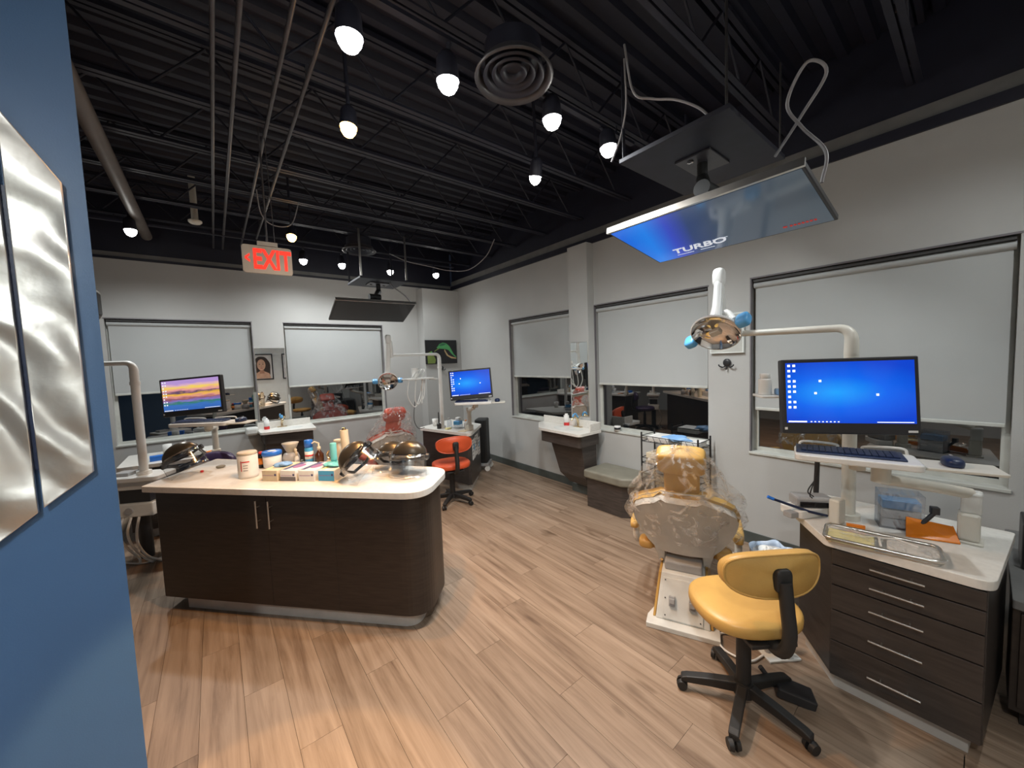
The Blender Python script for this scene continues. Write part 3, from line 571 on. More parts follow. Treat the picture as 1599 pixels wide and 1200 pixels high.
def crumple(name, label, cat, loc, a, m, seed, amp=.35):
    r = random.Random(seed); ph = [r.uniform(0, 6) for _ in range(6)]
    b = MB().grid(lambda s, q: (a[0]*math.cos(2*PI*s)*math.sin(PI*q)*(1+amp*math.sin(5*2*PI*s+ph[0]+6*q)), a[1]*math.sin(2*PI*s)*math.sin(PI*q)*(1+amp*math.sin(3*2*PI*s+ph[1]+5*q)), a[2]*(1-math.cos(PI*q))*(1+.4*amp*math.sin(4*2*PI*s+ph[2]))), 28, 14)
    o = b.build(name, m); o.location = loc; return tag(o, label, cat)
crumple('rubber_glove', 'light blue glove poking out of the tan glove box', 'glove', I(0.88, 0.27, 0.989), (.05, .035, .016), 'glove_blue', 3)
crumple('crumpled_cloth', 'crumpled teal cloth under the teal bottle', 'cloth', I(1.27, 0.30, 0.991), (.06, .06, .014), 'teal', 5)
bottle('teal_bottle', 'slim teal bottle standing on the light blue glove box', 1.255, 0.315, [(.020, .0), (.024, .02), (.022, .035), (.022, .13), (.020, .133)], 'teal', z=1.018)
# face shields
def shield(label, u, v, rz, tilt=0.0, roll=0.0, visor=True, sc=1.0, up=.0):
    t = thing('face_shield', label, 'face shield', I(u, v, 0.916), IA+rz, 'face shields')
    R = Matrix.Translation((0, 0, .075*sc+up)) @ Matrix.Rotation(tilt, 4, 'X') @ Matrix.Rotation(roll, 4, 'Y') @ Matrix.Scale(sc, 4)
    b = MB(R); b.grid(lambda s, q: (.105*math.cos(PI*(1.0-s)*1.0)*1.0*math.cos(q*PI/2*.98), -.02+.125*math.sin(PI*s)*math.cos(q*PI/2*.98)*1.0, .03+.085*math.sin(q*PI/2)), 24, 10)
    b.grid(lambda s, q: (.105*math.cos(PI*s), -.02-.07*math.sin(PI*s)*math.cos(q*PI/2*.98)*1.0*(1-q*.3), .03+.085*math.sin(q*PI/2)) if False else (.105*math.cos(PI*s)*math.cos(q*PI/2*.98), -.02-.06*math.sin(PI*s)*math.cos(q*PI/2*.98), .03+.085*math.sin(q*PI/2)), 24, 10)
    b.build('crown', 'gunmetal', t)
    b = MB(R); b.grid(lambda s, q: ((.106)*math.cos(PI*s), -.02-.075*math.sin(PI*s)-.004*q, .038-.034*q), 24, 2); b.build('brow_band', 'black_gloss', t, solid=.006)
    for s in (-1, 1): MB(R).cyl((s*.100, -.02, .02), (s*.126, -.02, .02), .020, .016, n=16).build('pivot_knob', 'dark_plastic', t)
    MB(R).tube([(-.098, -.01, .015), (-.085, .07, -.01), (0, .108, -.02), (.085, .07, -.01), (.098, -.01, .015)], .010, 8).build('head_strap', 'dark_plastic', t)
    if visor:
        zl = -.10
        MB(R).grid(lambda s, q: ((.112+.006*q)*math.cos(PI*(.02+.96*s)), -.035-(.085+.02*q)*math.sin(PI*(.02+.96*s)), .035+(zl-.035)*q), 24, 4).build('visor', 'visor', t, solid=.0012)
    return t
shield('dark face shield lying on its side with the visor toward the right', 1.51, 0.23, 0.35, -0.25, -0.85, sc=1.12, up=.05)
shield('dark face shield in the middle of the group of three, mostly hidden', 1.63, 0.47, 0.2, -0.35, 0, sc=1.1)
shield('dark face shield with an open clear visor at the rounded island end', 1.83, 0.34, 0.1, -0.12, 0.02, sc=1.12, up=.035)
shield('black face shield at the left island corner', 0.02, 0.28, 0.5, -0.2, -0.5, sc=1.15, up=.03)
o = MB().sell((0, 0, .012), (.032, .02, .012), .8, .9).build('pebble', 'olive_vinyl'); o.location = I(.14, .45); tag(o, 'small dark pebble lying on the island countertop', 'pebble')
o = MB().bb(-.008, .008, -.006, .006, 0, .016).cyl((-.012, 0, .008), (.012, 0, .008), .004, n=8).build('clip', 'print_red', bevel=.001); o.location = I(.10, .33); tag(o, 'tiny red clip lying by the left face shield', 'clip')

# ================================================================ dental chairs
def dental_chair(label, loc, rz, mc, md, shellm):
    t = thing('dental_chair', label, 'dental chair', loc, rz, 'dental chairs')       # local +Y toward the foot end
    MB().prism([(-.205, -.31), (.205, -.31), (.205, -.22), (.15, -.05), (.15, .45), (-.15, .45), (-.15, -.05), (-.205, -.22)], 0, .032).build('base_plate', 'shell_white', t, bevel=.004)
    b = MB(); b.add([(-.155, -.245, .032), (.155, -.245, .032), (.155, .30, .032), (-.155, .30, .032), (-.125, -.16, .30), (.125, -.16, .30), (.125, .26, .30), (-.125, .26, .30)], [(3, 2, 1, 0), (4, 5, 6, 7), (0, 1, 5, 4), (1, 2, 6, 5), (2, 3, 7, 6), (3, 0, 4, 7)])
    body = b.build('pedestal', 'shell_white', t, bevel=.006)
    for s in (-1, 1):
        MB().add([(s*.157, -.235, .034), (s*.157, .29, .034), (s*.127, .25, .29), (s*.127, -.15, .29), (s*.172, -.235, .034), (s*.172, .29, .034), (s*.142, .25, .29), (s*.142, -.15, .29)], [(0, 1, 2, 3), (7, 6, 5, 4), (0, 4, 5, 1), (1, 5, 6, 2), (2, 6, 7, 3), (3, 7, 4, 0)]).build('side_trim', mc, t, bevel=.003)
    pm = Matrix.Translation((0, -.247, .034)) @ Matrix.Rotation(-math.atan2(.085, .268), 4, 'X')
    MB(pm).bb(-.115, .115, -.004, 0, .01, .25).build('cover_panel', 'shell_white', body, bevel=.002)
    for sx_ in (-.06, .055):
        sw = MB(pm).bb(sx_-.018, sx_+.018, -.022, -.004, .09, .15); sw.box((sx_, -.022, .12), (.03, .02, .03)); sw.build('foot_switch', 'grey_plastic', body, bevel=.003)
    for sx_ in (-.10, .10):
        for sz in (.03, .13, .235): MB(pm).cyl((sx_, -.007, sz), (sx_, -.004, sz), .004, n=8).build('screw', 'dark_plastic', body)
    MB().bb(-.11, .11, -.13, .22, .30, .36).build('lift_head', 'grey_plastic', t, bevel=.01)
    # hinge brackets and rear carrier
    a = math.radians(24); HB = Matrix.Translation((0, -.02, .42)) @ Matrix.Rotation(a, 4, 'X')   # local z runs up the backrest
    b = MB(HB); b.add([(x, y, z) for y in (-.062, -.03) for x, z in ((-.16, -.06), (-.155, -.09), (-.115, -.09), (-.11, .03), (.11, .03), (.115, -.09), (.155, -.09), (.16, -.06), (.19, .12), (-.19, .12))], [(0, 1, 2, 3, 9), (3, 4, 8, 9), (4, 5, 6, 7, 8), (19, 13, 12, 11, 10), (19, 18, 14, 13), (18, 17, 16, 15, 14)] + [(i, 10+i, 10+(i+1) % 10, (i+1) % 10) for i in range(10)])
    b.build('hinge_bracket', shellm, t, bevel=.006)
    for s in (-1, 1): MB(HB).cyl((s*.135, -.075, -.07), (s*.135, -.02, -.07), .012, n=12).build('hinge_pin', 'chrome', t)
    def outline(k=0.0):
        pr = [(0.02, .16), (.08, .215), (.15, .262), (.22, .292), (.29, .305), (.335, .29), (.385, .235), (.425, .165), (.455, .12)]
        pr = [(z, max(.02, w-k)) for z, w in pr]; return [(-w, z) for z, w in pr] + [(w, z) for z, w in reversed(pr)]
    def shell(y0, y1, k, curve=.055):
        P = outline(k); n = len(P); b = MB(HB); h = n//2; vs = []; fs = []
        for li, yy in enumerate((y0, y1)):
            for i in range(h):
                z = P[i][1]; wd = -P[i][0]
                for j in range(9): x = -wd + 2*wd*j/8; vs.append((x, yy + curve*(x/.3)**2 - (.02*math.cos((x/.31)*PI/2)*(1 if li == 0 else .2)), z))
        for li in (0, 1):
            for i in range(h-1):
                for j in range(8):
                    q = li*h*9+i*9+j; f_ = (q, q+1, q+10, q+9); fs.append(f_ if li == 0 else f_[::-1])
        rim = [i*9 for i in range(h)] + [(h-1)*9+j for j in range(1, 9)] + [i*9+8 for i in range(h-2, -1, -1)] + [j for j in range(7, 0, -1)]
        m_ = len(rim)
        for i in range(m_): p, q = rim[i], rim[(i+1) % m_]; fs.append((q, p, h*9+p, h*9+q))
        return b.add(vs, fs, True)
    shell(-.002, .032, 0, .045).build('backrest', mc, t, bevel=.014, seg=3)
    shell(-.060, .006, .007, .045).build('back_shell', shellm, t, bevel=.008)
    MB(HB).prism([(-.10, .02), (.10, .02), (.10, .05), (-.10, .05)], .42, .66).build('neck_board', md, t, bevel=.02, seg=3)
    HH = HB @ Matrix.Translation((0, .02, .69)) @ Matrix.Rotation(math.radians(12), 4, 'X')
    MB(HH).sell((0, .015, 0), (.135, .055, .085), .35, .4).build('headrest', mc, t)
    # seat and legs
    MB().grid(lambda s, q: ((s-.5)*.50*(1.0 if q < .5 else 1.0-.25*(q-.5)*2), .02+.80*q, .44+.05*math.cos((s-.5)*PI)*.4 - .12*max(0, q-.55)), 12, 20).build('seat', mc, t, solid=-.09, bevel=0)
    MB().bb(-.19, .19, .05, .65, .325, .345).build('seat_pan', shellm, t, bevel=.01)
    for s in (-1, 1):
        MB().tube(spline([(s*.20, .12, .37), (s*.29, .08, .37), (s*.315, .06, .41), (s*.315, .12, .49), (s*.315, .25, .50)]), .022, 10).build('armrest_bracket', shellm, t)
        MB().sell((s*.315, .16, .515), (.035, .20, .028), .5, .6).build('armrest', mc, t)
        MB().sell((s*.23, -.03, .42), (.05, .06, .035), .6, .7).build('seat_bolster', md, t)
    return t, HB
def cover(label, parent_mtx, HB, seed):
    r = random.Random(seed); ph = [r.uniform(0, 6.3) for _ in range(8)]
    def f(s, q):
        z = .80-.66*q; w = .155+.175*min(1, q*1.5)**1.3; d = .085+.02*q; t = s*2*PI
        wr = 1+.06*math.sin(7*t+ph[0]+9*q)+.05*math.sin(11*t+ph[1]-13*q)+.04*math.sin(19*t+ph[2]+5*q)
        cap = min(1, .25+q*6)
        return (w*math.cos(t)*wr*cap, .015+.06*q*abs(math.cos(t))**2+(d*math.sin(t)*wr-.01)*cap, z+.02*math.sin(6*t+ph[3])*q+.015*math.sin(13*t+ph[4]))
    b = MB(HB).grid(f, 72, 36); o = b.build('plastic_cover', 'film'); o.matrix_world = parent_mtx; return tag(o, label, 'plastic cover', 'chair covers')
ch3, HB = dental_chair('tan dental chair in front, seen from behind its grey shell', (2.37, 1.21, 0), -math.atan2(.91, .41), 'tan_vinyl', 'tan_dark', 'shell_beige')
M3 = Matrix.Translation((2.37, 1.21, 0)) @ Matrix.Rotation(-math.atan2(.91, .41), 4, 'Z')
cover('crinkled clear plastic bag over the tan chair back', M3, HB, 4)
ch2, HB = dental_chair('red dental chair at the back window, seen from behind', (1.74, 4.87, 0), 0.0, 'brick_vinyl', 'brick_vinyl', 'shell_beige')
cover('crinkled clear plastic bag over the red chair back', Matrix.Translation((1.74, 4.87, 0)), HB, 9)

# ================================================================ stools
def stool(label, loc, rz, mc, md, legrot, zs=.50):
    t = thing('swivel_stool', label, 'stool', loc, rz, 'swivel stools')
    for k in range(5):
        a = legrot + k*2*PI/5; c, s = math.cos(a), math.sin(a)
        lg = MB(); p = Vector((-s, c, 0))*.022
        prof = [(.03, .115, .055), (.15, .10, .045), (.25, .082, .036), (.275, .072, .03)]
        vs = []
        for r_, z_, h_ in prof:
            for q in (-1, 1): vs += [(c*r_+q*p.x, s*r_+q*p.y, z_), (c*r_+q*p.x*.8, s*r_+q*p.y*.8, z_-h_)]
        fs = [(0, 2, 3, 1), (12, 13, 15, 14)]
        for i in range(3): q = i*4; fs += [(q, q+4, q+6, q+2), (q+1, q+3, q+7, q+5), (q, q+1, q+5, q+4), (q+2, q+6, q+7, q+3)]
        leg = lg.add(vs, fs).build('leg', 'black_rubber', t, bevel=.006)
        cs = MB(); ca = a+.6*(k-2); ax = Vector((-math.sin(ca), math.cos(ca), 0)); cc = Vector((c*.27, s*.27, .026))
        for q in (-1, 1): cs.cyl(cc+ax*.006*q, cc+ax*.024*q, .026, .022, n=16)
        cs.cyl(cc, cc+Vector((0, 0, .035)), .007, n=8); cs.build('caster', 'black_rubber', leg)
    MB().cyl((0, 0, .055), (0, 0, .12), .045, .04, n=20).cyl((0, 0, .12), (0, 0, zs-.12), .032, n=20).cyl((0, 0, zs-.12), (0, 0, zs-.05), .018, n=16).build('column', 'black_rubber', t)
    MB().bb(-.10, .10, -.20, .12, zs-.062, zs-.045).tube([(.05, .05, zs-.06), (.20, .06, zs-.07)], .006).build('seat_plate', 'black_rubber', t, bevel=.003)
    MB().sell((0, .01, zs-.005), (.225, .205, .042), .45, .78, 40, 16).build('seat', mc, t)
    MB().tube(spline([(0, -.12, zs-.055), (0, -.23, zs-.05), (0, -.275, zs+.04), (0, -.262, zs+.16), (0, -.248, zs+.26)], 6), .026, 10).sell((0, -.235, zs+.26), (.035, .02, .05), .5, .5).build('back_post', 'black_rubber', t)
    bw, bh = .215, .095
    def bk(s, q):
        th = 2*PI*s; sgp = lambda x, e: math.copysign(abs(x)**e, x)
        x = bw*sgp(math.cos(th), .62)*q; z = bh*sgp(math.sin(th), .75)*q*(1-.12*abs(x)/bw if math.sin(th) > 0 else 1)
        return x, z
    b = MB(); n = 40; vs = []; fs = []
    rings = [(.0, -.012), (.93, -.014), (1.0, -.004), (1.0, .022), (.93, .04), (.0, .048)]
    for q, y in rings:
        for j in range(n): x, z = bk(j/n, max(q, .001)); vs.append((x, -.222+y+.06*(x/bw)**2, zs+.275+z))
    for i in range(5):
        for j in range(n): fs.append((i*n+j, i*n+(j+1) % n, (i+1)*n+(j+1) % n, (i+1)*n+j))
    b.add(vs, fs, True).build('backrest', md, t)
    b = MB(); b.tube([(x, -.222-.010+.06*(x/bw)**2, zs+.275+z) for x, z in (bk(j/40, .975) for j in range(41))], .006, 6, caps=False).build('piping', mc, t)
    return t
stool('tan vinyl swivel stool with black base in the foreground', (1.888, .676, 0), -math.radians(35.6), 'tan_vinyl', 'tan_vinyl', math.radians(11.8))
stool('red vinyl swivel stool behind the rounded island end', (2.17, 3.98, 0), -math.radians(14), 'red_vinyl', 'red_vinyl', .3, .47)
stool('dark purple swivel stool mostly hidden behind the island', (-0.16, 4.76, 0), -math.radians(215), 'purple_vinyl', 'purple_vinyl', .1, .49)
# ================================================================ treatment stations
def poly_cab(label, P, ztop, m, toe, loc=(0, 0, 0)):
    c = Vector((sum(p[0] for p in P)/len(P), sum(p[1] for p in P)/len(P), 0))
    t = thing('station_cabinet', label, 'cabinet', c)
    q = [(x-c.x, y-c.y) for x, y in P]
    MB().prism(q, .09, ztop).build('body', m, t, bevel=.003)
    MB().prism([(x*.86, y*.90) for x, y in q], 0, .09).build('toe_kick', toe, t)
    return t, c
def top(label, P, rads, z0, z1, m='quartz'):
    c = Vector((sum(p[0] for p in P)/len(P), sum(p[1] for p in P)/len(P), 0))
    o = MB().prism([(x-c.x, y-c.y) for x, y in rpoly(P, rads, 8)], z0, z1).build('countertop', m, bevel=.003); o.location = c
    return tag(o, label, 'countertop')
# --- nearest station
t, c = poly_cab('dark five-drawer cabinet at the right edge', [(2.29, -.04), (2.93, -.10), (2.93, .63), (2.55, .625), (2.29, .435)], .74, 'laminate_grey', 'toe')
edges = [.735, .655, .555, .430, .275, .095]
for i in range(5):
    z1_, z0_ = edges[i]-.003, edges[i+1]+.003
    d = MB().bb(2.272-c.x, 2.291-c.x, -.035-c.y, .43-c.y, z0_, z1_).build('drawer', 'laminate_grey', t, bevel=.0015)
    hz = (.695, .607, .497, .358, .182)[i]
    h = MB().cyl((2.245-c.x, .125-c.y, hz), (2.245-c.x, .293-c.y, hz), .005, n=10)
    for yy in (.165, .25): h.cyl((2.245-c.x, yy-c.y, hz), (2.275-c.x, yy-c.y, hz), .0035, n=8)
    h.build('handle', 'steel', d)
top('pale countertop of the nearest station', [(2.26, -.055), (2.95, -.12), (2.95, .66), (2.54, .655), (2.26, .455)], [.06, .02, .02, .02, .02], .741, .78)

def lamp(label, post, zb, zarm, mid, zmid, head, aim, rp=.03, hs=1.0, spin=0.0, pm='cream_plastic'):
    """floor-less chair light: post, bent arm, sprung drop arm, dished head with two blue grips"""
    t = thing('dental_lamp', label, 'lamp', (post[0], post[1], zb), 0, 'dental lights')
    o = Vector((post[0], post[1], zb)); L = lambda p: Vector(p)-o
    MB().cyl((0, 0, 0), (0, 0, .03), rp*1.7, n=24).cyl((0, 0, .03), (0, 0, zarm-zb-.14), rp, n=20).build('post', pm, t)
    MB().tube(arc([(0, 0, zarm-zb-.14), (0, 0, zarm-zb), L((mid[0], mid[1], zmid))], .12, 8), rp*1.04, 16, rp*.62).build('arm', pm, t)
    MB().cyl((0, 0, zarm-zb-.20), (0, 0, zarm-zb-.17), rp*1.15, n=20).build('collar', 'white_plastic', t)
    if head is None: return t
    m_ = L((mid[0], mid[1], zmid)); h = L(head); topz = m_+Vector((0, 0, .30))
    MB().cyl(m_-Vector((0, 0, .03)), m_+Vector((0, 0, .04)), rp*.8, n=16).build('joint', 'white_plastic', t)
    MB().tube([m_+Vector((0, 0, .03)), m_*.9+h*.1+Vector((0, 0, .2)), m_*.5+h*.5+Vector((0, 0, .36))], .024, 12).build('spring_arm', 'white_plastic', t)
    q = m_*.5+h*.5+Vector((0, 0, .36))
    MB().sell(q, (.035, .035, .06), .6, .6).build('elbow', 'white_plastic', t)
    d = Vector(aim).normalized(); R = Matrix.Translation(h) @ d.to_track_quat('-Z', 'Y').to_matrix().to_4x4() @ Matrix.Rotation(spin, 4, 'Z') @ Matrix.Scale(hs, 4)
    MB().tube([q, h*.5+q*.5+Vector((0, 0, -.01)), h+Vector((0, 0, .09))], .026, 12, .036).build('drop_arm', 'white_plastic', t)
    hd = MB(R).lathe([(.001, .075), (.05, .07), (.095, .04), (.128, .0), (.130, -.012), (.124, -.014)], n=40).build('head', 'white_plastic', t)
    MB(R).lathe([(.001, .04), (.06, .03), (.105, .008), (.124, -.012)], n=40).build('reflector', 'chrome', hd)
    MB(R).box((0, 0, .0), (.06, .035, .03)).build('bulb_shield', 'shell_beige', hd, bevel=.004)
    MB(R).tube(spline([(-.10, .0, .05), (-.06, .03, .105), (.06, .03, .105), (.10, .0, .05)]), .014, 10).build('yoke', 'white_plastic', hd)
    for s in (-1, 1): MB(R).sell((s*.158, 0, .005), (.035, .028, .042), .6, .5).build('grip', 'blue_handle', hd)
    return t
lamp('large white dental light over the tan chair', (2.61, .43), .78, 1.80, (2.70, 1.10), 1.815, (2.50, 1.06, 1.825), (-.55, -.10, -.55), hs=1.12, spin=-.45)
lamp('white dental light over the red chair', (2.46, 4.71), .78, 1.815, (1.76, 4.64), 1.81, (1.70, 4.655, 1.49), (-.25, -.85, -.40), .026, hs=.95, pm='white_plastic')
lamp('white bent lamp post half hidden by the blue partition', (-.567, 4.78), .78, 1.80, (-1.1, 5.05), 1.80, None, None, .032, pm='white_plastic')

def monitor(label, o, exv, tilt, w, h, scr, kb=True):
    ex_ = Vector(exv); up = Vector((0, 0, 1)) + ex_.normalized()*0
    n_ = ex_.normalized().cross(Vector((0, 0, 1))); ey = Vector((0, 0, 1))*math.cos(tilt) - n_*math.sin(tilt)
    t = thing('computer_monitor', label, 'monitor', mtx=frame(o, exv, ey), group='all-in-one monitors')
    MB().bb(-w/2, w/2, -h/2, h/2, -.045, 0).build('body', 'dark_plastic', t, bevel=.006)
    c_ = .145*h; MB().bb(-w/2+.018, w/2-.018, -h/2+c_, h/2-.018, 0, .0015).build('screen', scr, t)
    b = MB(); W, H0, H1 = w/2-.018, -h/2+c_, h/2-.018
    for cx in (0, 1):
        for k in range(9):
            if cx == 1 and k in (2, 6): continue
            b.bb(-W+.008+cx*.022, -W+.020+cx*.022, H1-.020-k*.026, H1-.008-k*.026, .0015, .0022)
    b.build('desktop_icons', 'icon_white', t)
    b = MB(); b.bb(-W+.006, -W+.085, H0+.003, H0+.010, .0015, .0022)
    for k in range(8): b.bb(-W+.10+k*.016, -W+.107+k*.016, H0+.004, H0+.009, .0015, .0022)
    b.bb(W-.15, W-.01, H0+.004, H0+.008, .0015, .0022); b.build('taskbar', 'icon_white', t)
    if scr == 'screen_blue':
        b = MB()
        for x_, y_ in ((-.12, .07), (-.14, .01), (.11, .0)): b.bb(x_, x_+.011, y_, y_+.011, .0015, .0022)
        b.build('desktop_icons', 'icon_white', t)
    MB().bb(w/2-.05, w/2-.014, -h/2+.012, -h/2+.022, 0, .001).bb(-w/2+.008, -w/2+.020, -h/2+.020, -h/2+.032, 0, .001).build('sticker', 'paper_white', t)
    MB().bb(-.07, .07, -.07, .07, -.08, -.045).build('mount_plate', 'dark_plastic', t, bevel=.005)
    return t
def tray(label, o, exv, w, d, mw, side, klabel, mlabel, dz=0):
    ex_ = Vector(exv).normalized(); ey = Vector((0, 0, 1)).cross(ex_)
    mt = frame(o, ex_, ey); t = thing('keyboard_tray', label, 'keyboard tray', mtx=mt)
    MB().prism(rpoly([(-w/2, -d/2), (w/2, -d/2-.01), (w/2, d/2), (-w/2, d/2)], .03), -.03, 0).build('tray', 'white_plastic', t, bevel=.006)
    for s in (-1, 1): MB().tube(spline([(s*.05, d/2-.01, 0), (s*.055, d/2-.01, .022), (s*(w/2-.04), d/2-.01, .026), (s*(w/2-.02), d/2-.01, 0)]), .006, 8).build('rail', 'white_plastic', t)
    MB().prism(rpoly([(w/2+.002, -.09), (w/2+mw, -.085), (w/2+mw, .075), (w/2+.002, .08)], .012), -.022, -.010).build('mouse_shelf', 'cream_plastic', t, bevel=.003)
    MB().cyl((.02, .02, -.03), (.02, .02, -.075), .035, .03).build('pivot', 'cream_plastic', t)
    k = thing('keyboard', klabel, 'keyboard', mtx=mt @ Matrix.Translation((-.02, .0, .001)) @ Matrix.Rotation(.06, 4, 'X'), group='keyboards')
    kw, kd = w*.88, d*.62
    MB().bb(-kw/2, kw/2, -kd/2, kd/2, 0, .012).build('base', 'navy', k, bevel=.004)
    b = MB(); cols = 15
    for r_ in range(5):
        for c_ in range(cols): b.box((-kw/2+.02+(c_+.5)*(kw-.04)/cols, -kd/2+.014+(r_+.5)*(kd-.028)/5, .014), ((kw-.04)/cols-.003, (kd-.028)/5-.003, .007))
    b.build('keys', 'navy', k)
    m = thing('computer_mouse', mlabel, 'mouse', mtx=mt @ Matrix.Translation((w/2+mw*.42, -.0, -.010)))
    MB().sell((0, 0, .014), (.032, .055, .024), .7, .8, zmin=-.55).build('shell', 'navy', m); MB().bb(-.004, .004, .015, .035, .036, .041).build('wheel', 'grey_plastic', m, bevel=.001)
    return t
monitor('nearest black monitor with a blue desktop', (2.40, .403, 1.462), (.581, -.813, .0), .10, .555, .372, 'screen_blue')
tray('white keyboard tray under the nearest monitor', (2.345, .375, 1.19), (.26, -.965, -.0), .44, .215, .23, 1, 'navy keyboard on the nearest white tray', 'navy mouse beside the nearest keyboard')
monitor('far black monitor with a blue desktop near the corner', (2.40, 3.83, 1.425), (.80, -.60, .05), .06, .51, .36, 'screen_blue')
tray('white keyboard tray under the far corner monitor', (2.41, 3.80, 1.215), (.80, -.60, 0), .44, .17, .16, 1, 'navy keyboard under the far corner monitor', 'dark mouse beside the far corner keyboard')
monitor('black monitor showing a sunset over blue flowers', (-.18, 4.56, 1.475), (.79, -.60, .06), .05, .56, .35, 'screen_sunset')
tray('white keyboard tray under the sunset monitor', (-.10, 4.27, 1.255), (.80, -.60, .0), .50, .17, .17, 1, 'navy keyboard under the sunset monitor', 'navy mouse beside the sunset keyboard')

def arm_stand(label, foot, z0, joint, target, m='cream_plastic'):
    t = thing('monitor_arm', label, 'monitor arm', (foot[0], foot[1], z0), 0, 'monitor arms'); o = Vector((foot[0], foot[1], z0)); L = lambda p: Vector(p)-o
    MB().bb(-.04, .04, -.035, .035, 0, .075).build('foot', m, t, bevel=.008)
    j = L(joint); MB().cyl((0, 0, .07), (j.x*.1, j.y*.1, j.z-.02), .030, .027, n=20).build('column', m, t)
    MB().cyl(j-Vector((0, 0, .03)), j+Vector((0, 0, .03)), .036, n=20).build('knuckle', m, t)
    g = L(target); MB().tube([j, j*.5+g*.5+Vector((0, 0, .0)), g], .024, 12).build('reach_arm', m, t)
    return t
arm_stand('cream monitor arm at the far corner station', (2.62, 4.25), .78, (2.60, 4.22, 1.06), (2.43, 3.83, 1.135))
arm_stand('cream monitor arm at the sunset station', (-.04, 5.15), .78, (-.04, 5.1, 1.10), (-.08, 4.30, 1.18))
# swing arm of the nearest station, from the second foot to the tray
sw = thing('swing_arm', 'thick cream swing arm across the nearest countertop', 'monitor arm', (2.68, .02, .78))
MB().bb(-.05, .05, -.045, .045, 0, .012).build('foot_plate', 'cream_plastic', sw, bevel=.004)
MB().box((0, 0, .075), (.08, .07, .13)).build('foot', 'cream_plastic', sw, bevel=.012)
MB().box((0.01, -.005, .185), (.075, .065, .10)).build('cheek', 'shell_white', sw, bevel=.01)
MB().tube([(0, 0, .225), (-.08, .10, .25), (-.22, .27, .285)], .026, 12).build('beam', 'cream_plastic', sw)
MB().cyl((-.22, .27, .27), (-.22, .27, .36), .036).build('pivot', 'cream_plastic', sw)

# things on the nearest countertop
def crate(name, label, cat, loc, rz, d, m, bevel=.004, group=None):
    o = MB().bb(-d[0]/2, d[0]/2, -d[1]/2, d[1]/2, 0, d[2]).build(name, m, bevel=bevel); o.location = loc; o.rotation_euler = (0, 0, rz); return tag(o, label, cat, group)
ft = thing('foil_tray', 'foil-wrapped instrument tray on the nearest countertop', 'tray', (2.335, .27, .781), math.atan2(-.36, .05)+.0)
b = MB().prism(rpoly([(-.19, -.085), (.18, -.085), (.18, .085), (-.19, .085)], .03), 0, .006); b.build('base', 'steel', ft)
MB().tube([(x, y, .022) for x, y in rpoly([(-.195, -.09), (.185, -.09), (.185, .09), (-.195, .09)], .035)] + [(-.195, -.055, .022)], .008, 8).build('rim', 'steel', ft)
b = MB(); b.grid(lambda s, q: (-.205+.40*s+.004*math.sin(31*s+9*q), -.09+.18*q+.004*math.sin(23*q+7*s), .026+.004*math.sin(40*s)*math.sin(25*q)), 40, 16); b.build('wrap', 'film', ft)
MB().bb(-.185, -.02, -.06, .05, .007, .018).build('note_pad', 'paper_yellow', ft, bevel=.002)
MB().prism(rpoly([(.02, -.05), (.18, -.045), (.18, .05), (.02, .055)], .03), .007, .022).build('dish', 'paper_white', ft, bevel=.004)
MB().tube([(.0, -.055, .024), (-.005, .03, .026), (.05, .062, .026), (.12, .02, .026)], .005, 8).build('rim_strip', 'paper_white', ft)
t = thing('delivery_device', 'white delivery unit head with grey device at the nearest station', 'device', (2.53, .60, .781), -.5)
MB().prism(rpoly([(-.10, -.07), (.14, -.06), (.14, .06), (-.10, .07)], .03), 0, .045).build('tray', 'white_plastic', t, bevel=.006)
MB().box((-.12, -.03, .02), (.05, .05, .03)).build('nozzle', 'grey_plastic', t, bevel=.004)
t = thing('radio', 'dark grey boxy device on the nearest station', 'device', (2.56, .58, .828), -.9)
MB().bb(-.09, .09, -.05, .05, 0, .055).build('case', 'grey_plastic', t, bevel=.012); MB().bb(-.075, .06, -.058, -.048, .002, .032).build('front', 'black_gloss', t, bevel=.004)
MB().cyl((.05, .05, .05), (.055, .05, .26), .013, .012, n=14).build('antenna', 'dark_plastic', t)
crate('holder_block', 'white bracket block left of the cream arm column', 'bracket', (2.50, .455, .781), -.3, (.06, .05, .13), 'cream_plastic', .01)
crate('card_strip', 'small orange card strip below the cream arm column', 'card', (2.46, .375, .781), -1.3, (.07, .012, .03), 'orange', .001)
ab = thing('acrylic_box', 'clear acrylic organiser with light blue packs', 'organiser', (2.66, .245, .781), -1.25)
for a in ((-.08, .08, -.05, .05, 0, .004), (-.08, .08, -.05, -.047, 0, .18), (-.08, .08, .047, .05, 0, .18), (-.08, -.077, -.05, .05, 0, .18), (.077, .08, -.05, .05, 0, .18)): MB().bb(*a).build('panel', 'clear_box', ab)
for k, (z_, mm) in enumerate(((.006, 'paper_white'), (.052, 'paper_white'), (.10, 'blue_handle'))): MB().bb(-.07, .07, -.042, .04, z_, z_+.043).build('pack', mm, ab, bevel=.003)
og = thing('safety_visor', 'orange curing light shield lying on the nearest countertop', 'shield', (2.60, .135, .781), -1.2)
MB().add([(-.09, -.03, 0), (.09, -.03, 0), (.09, .04, .055), (-.07, .04, .075), (-.09, -.03, .006), (.09, -.03, .006), (.09, .046, .055), (-.07, .046, .075)], [(3, 2, 1, 0), (4, 5, 6, 7), (0, 1, 5, 4), (1, 2, 6, 5), (2, 3, 7, 6), (3, 0, 4, 7)]).build('plate', 'orange_clear', og, bevel=.002)
MB().tube([(-.02, .03, .05), (.03, .06, .10)], .010, 8).box((.035, .065, .115), (.03, .03, .035)).build('clip', 'dark_plastic', og, bevel=.003)
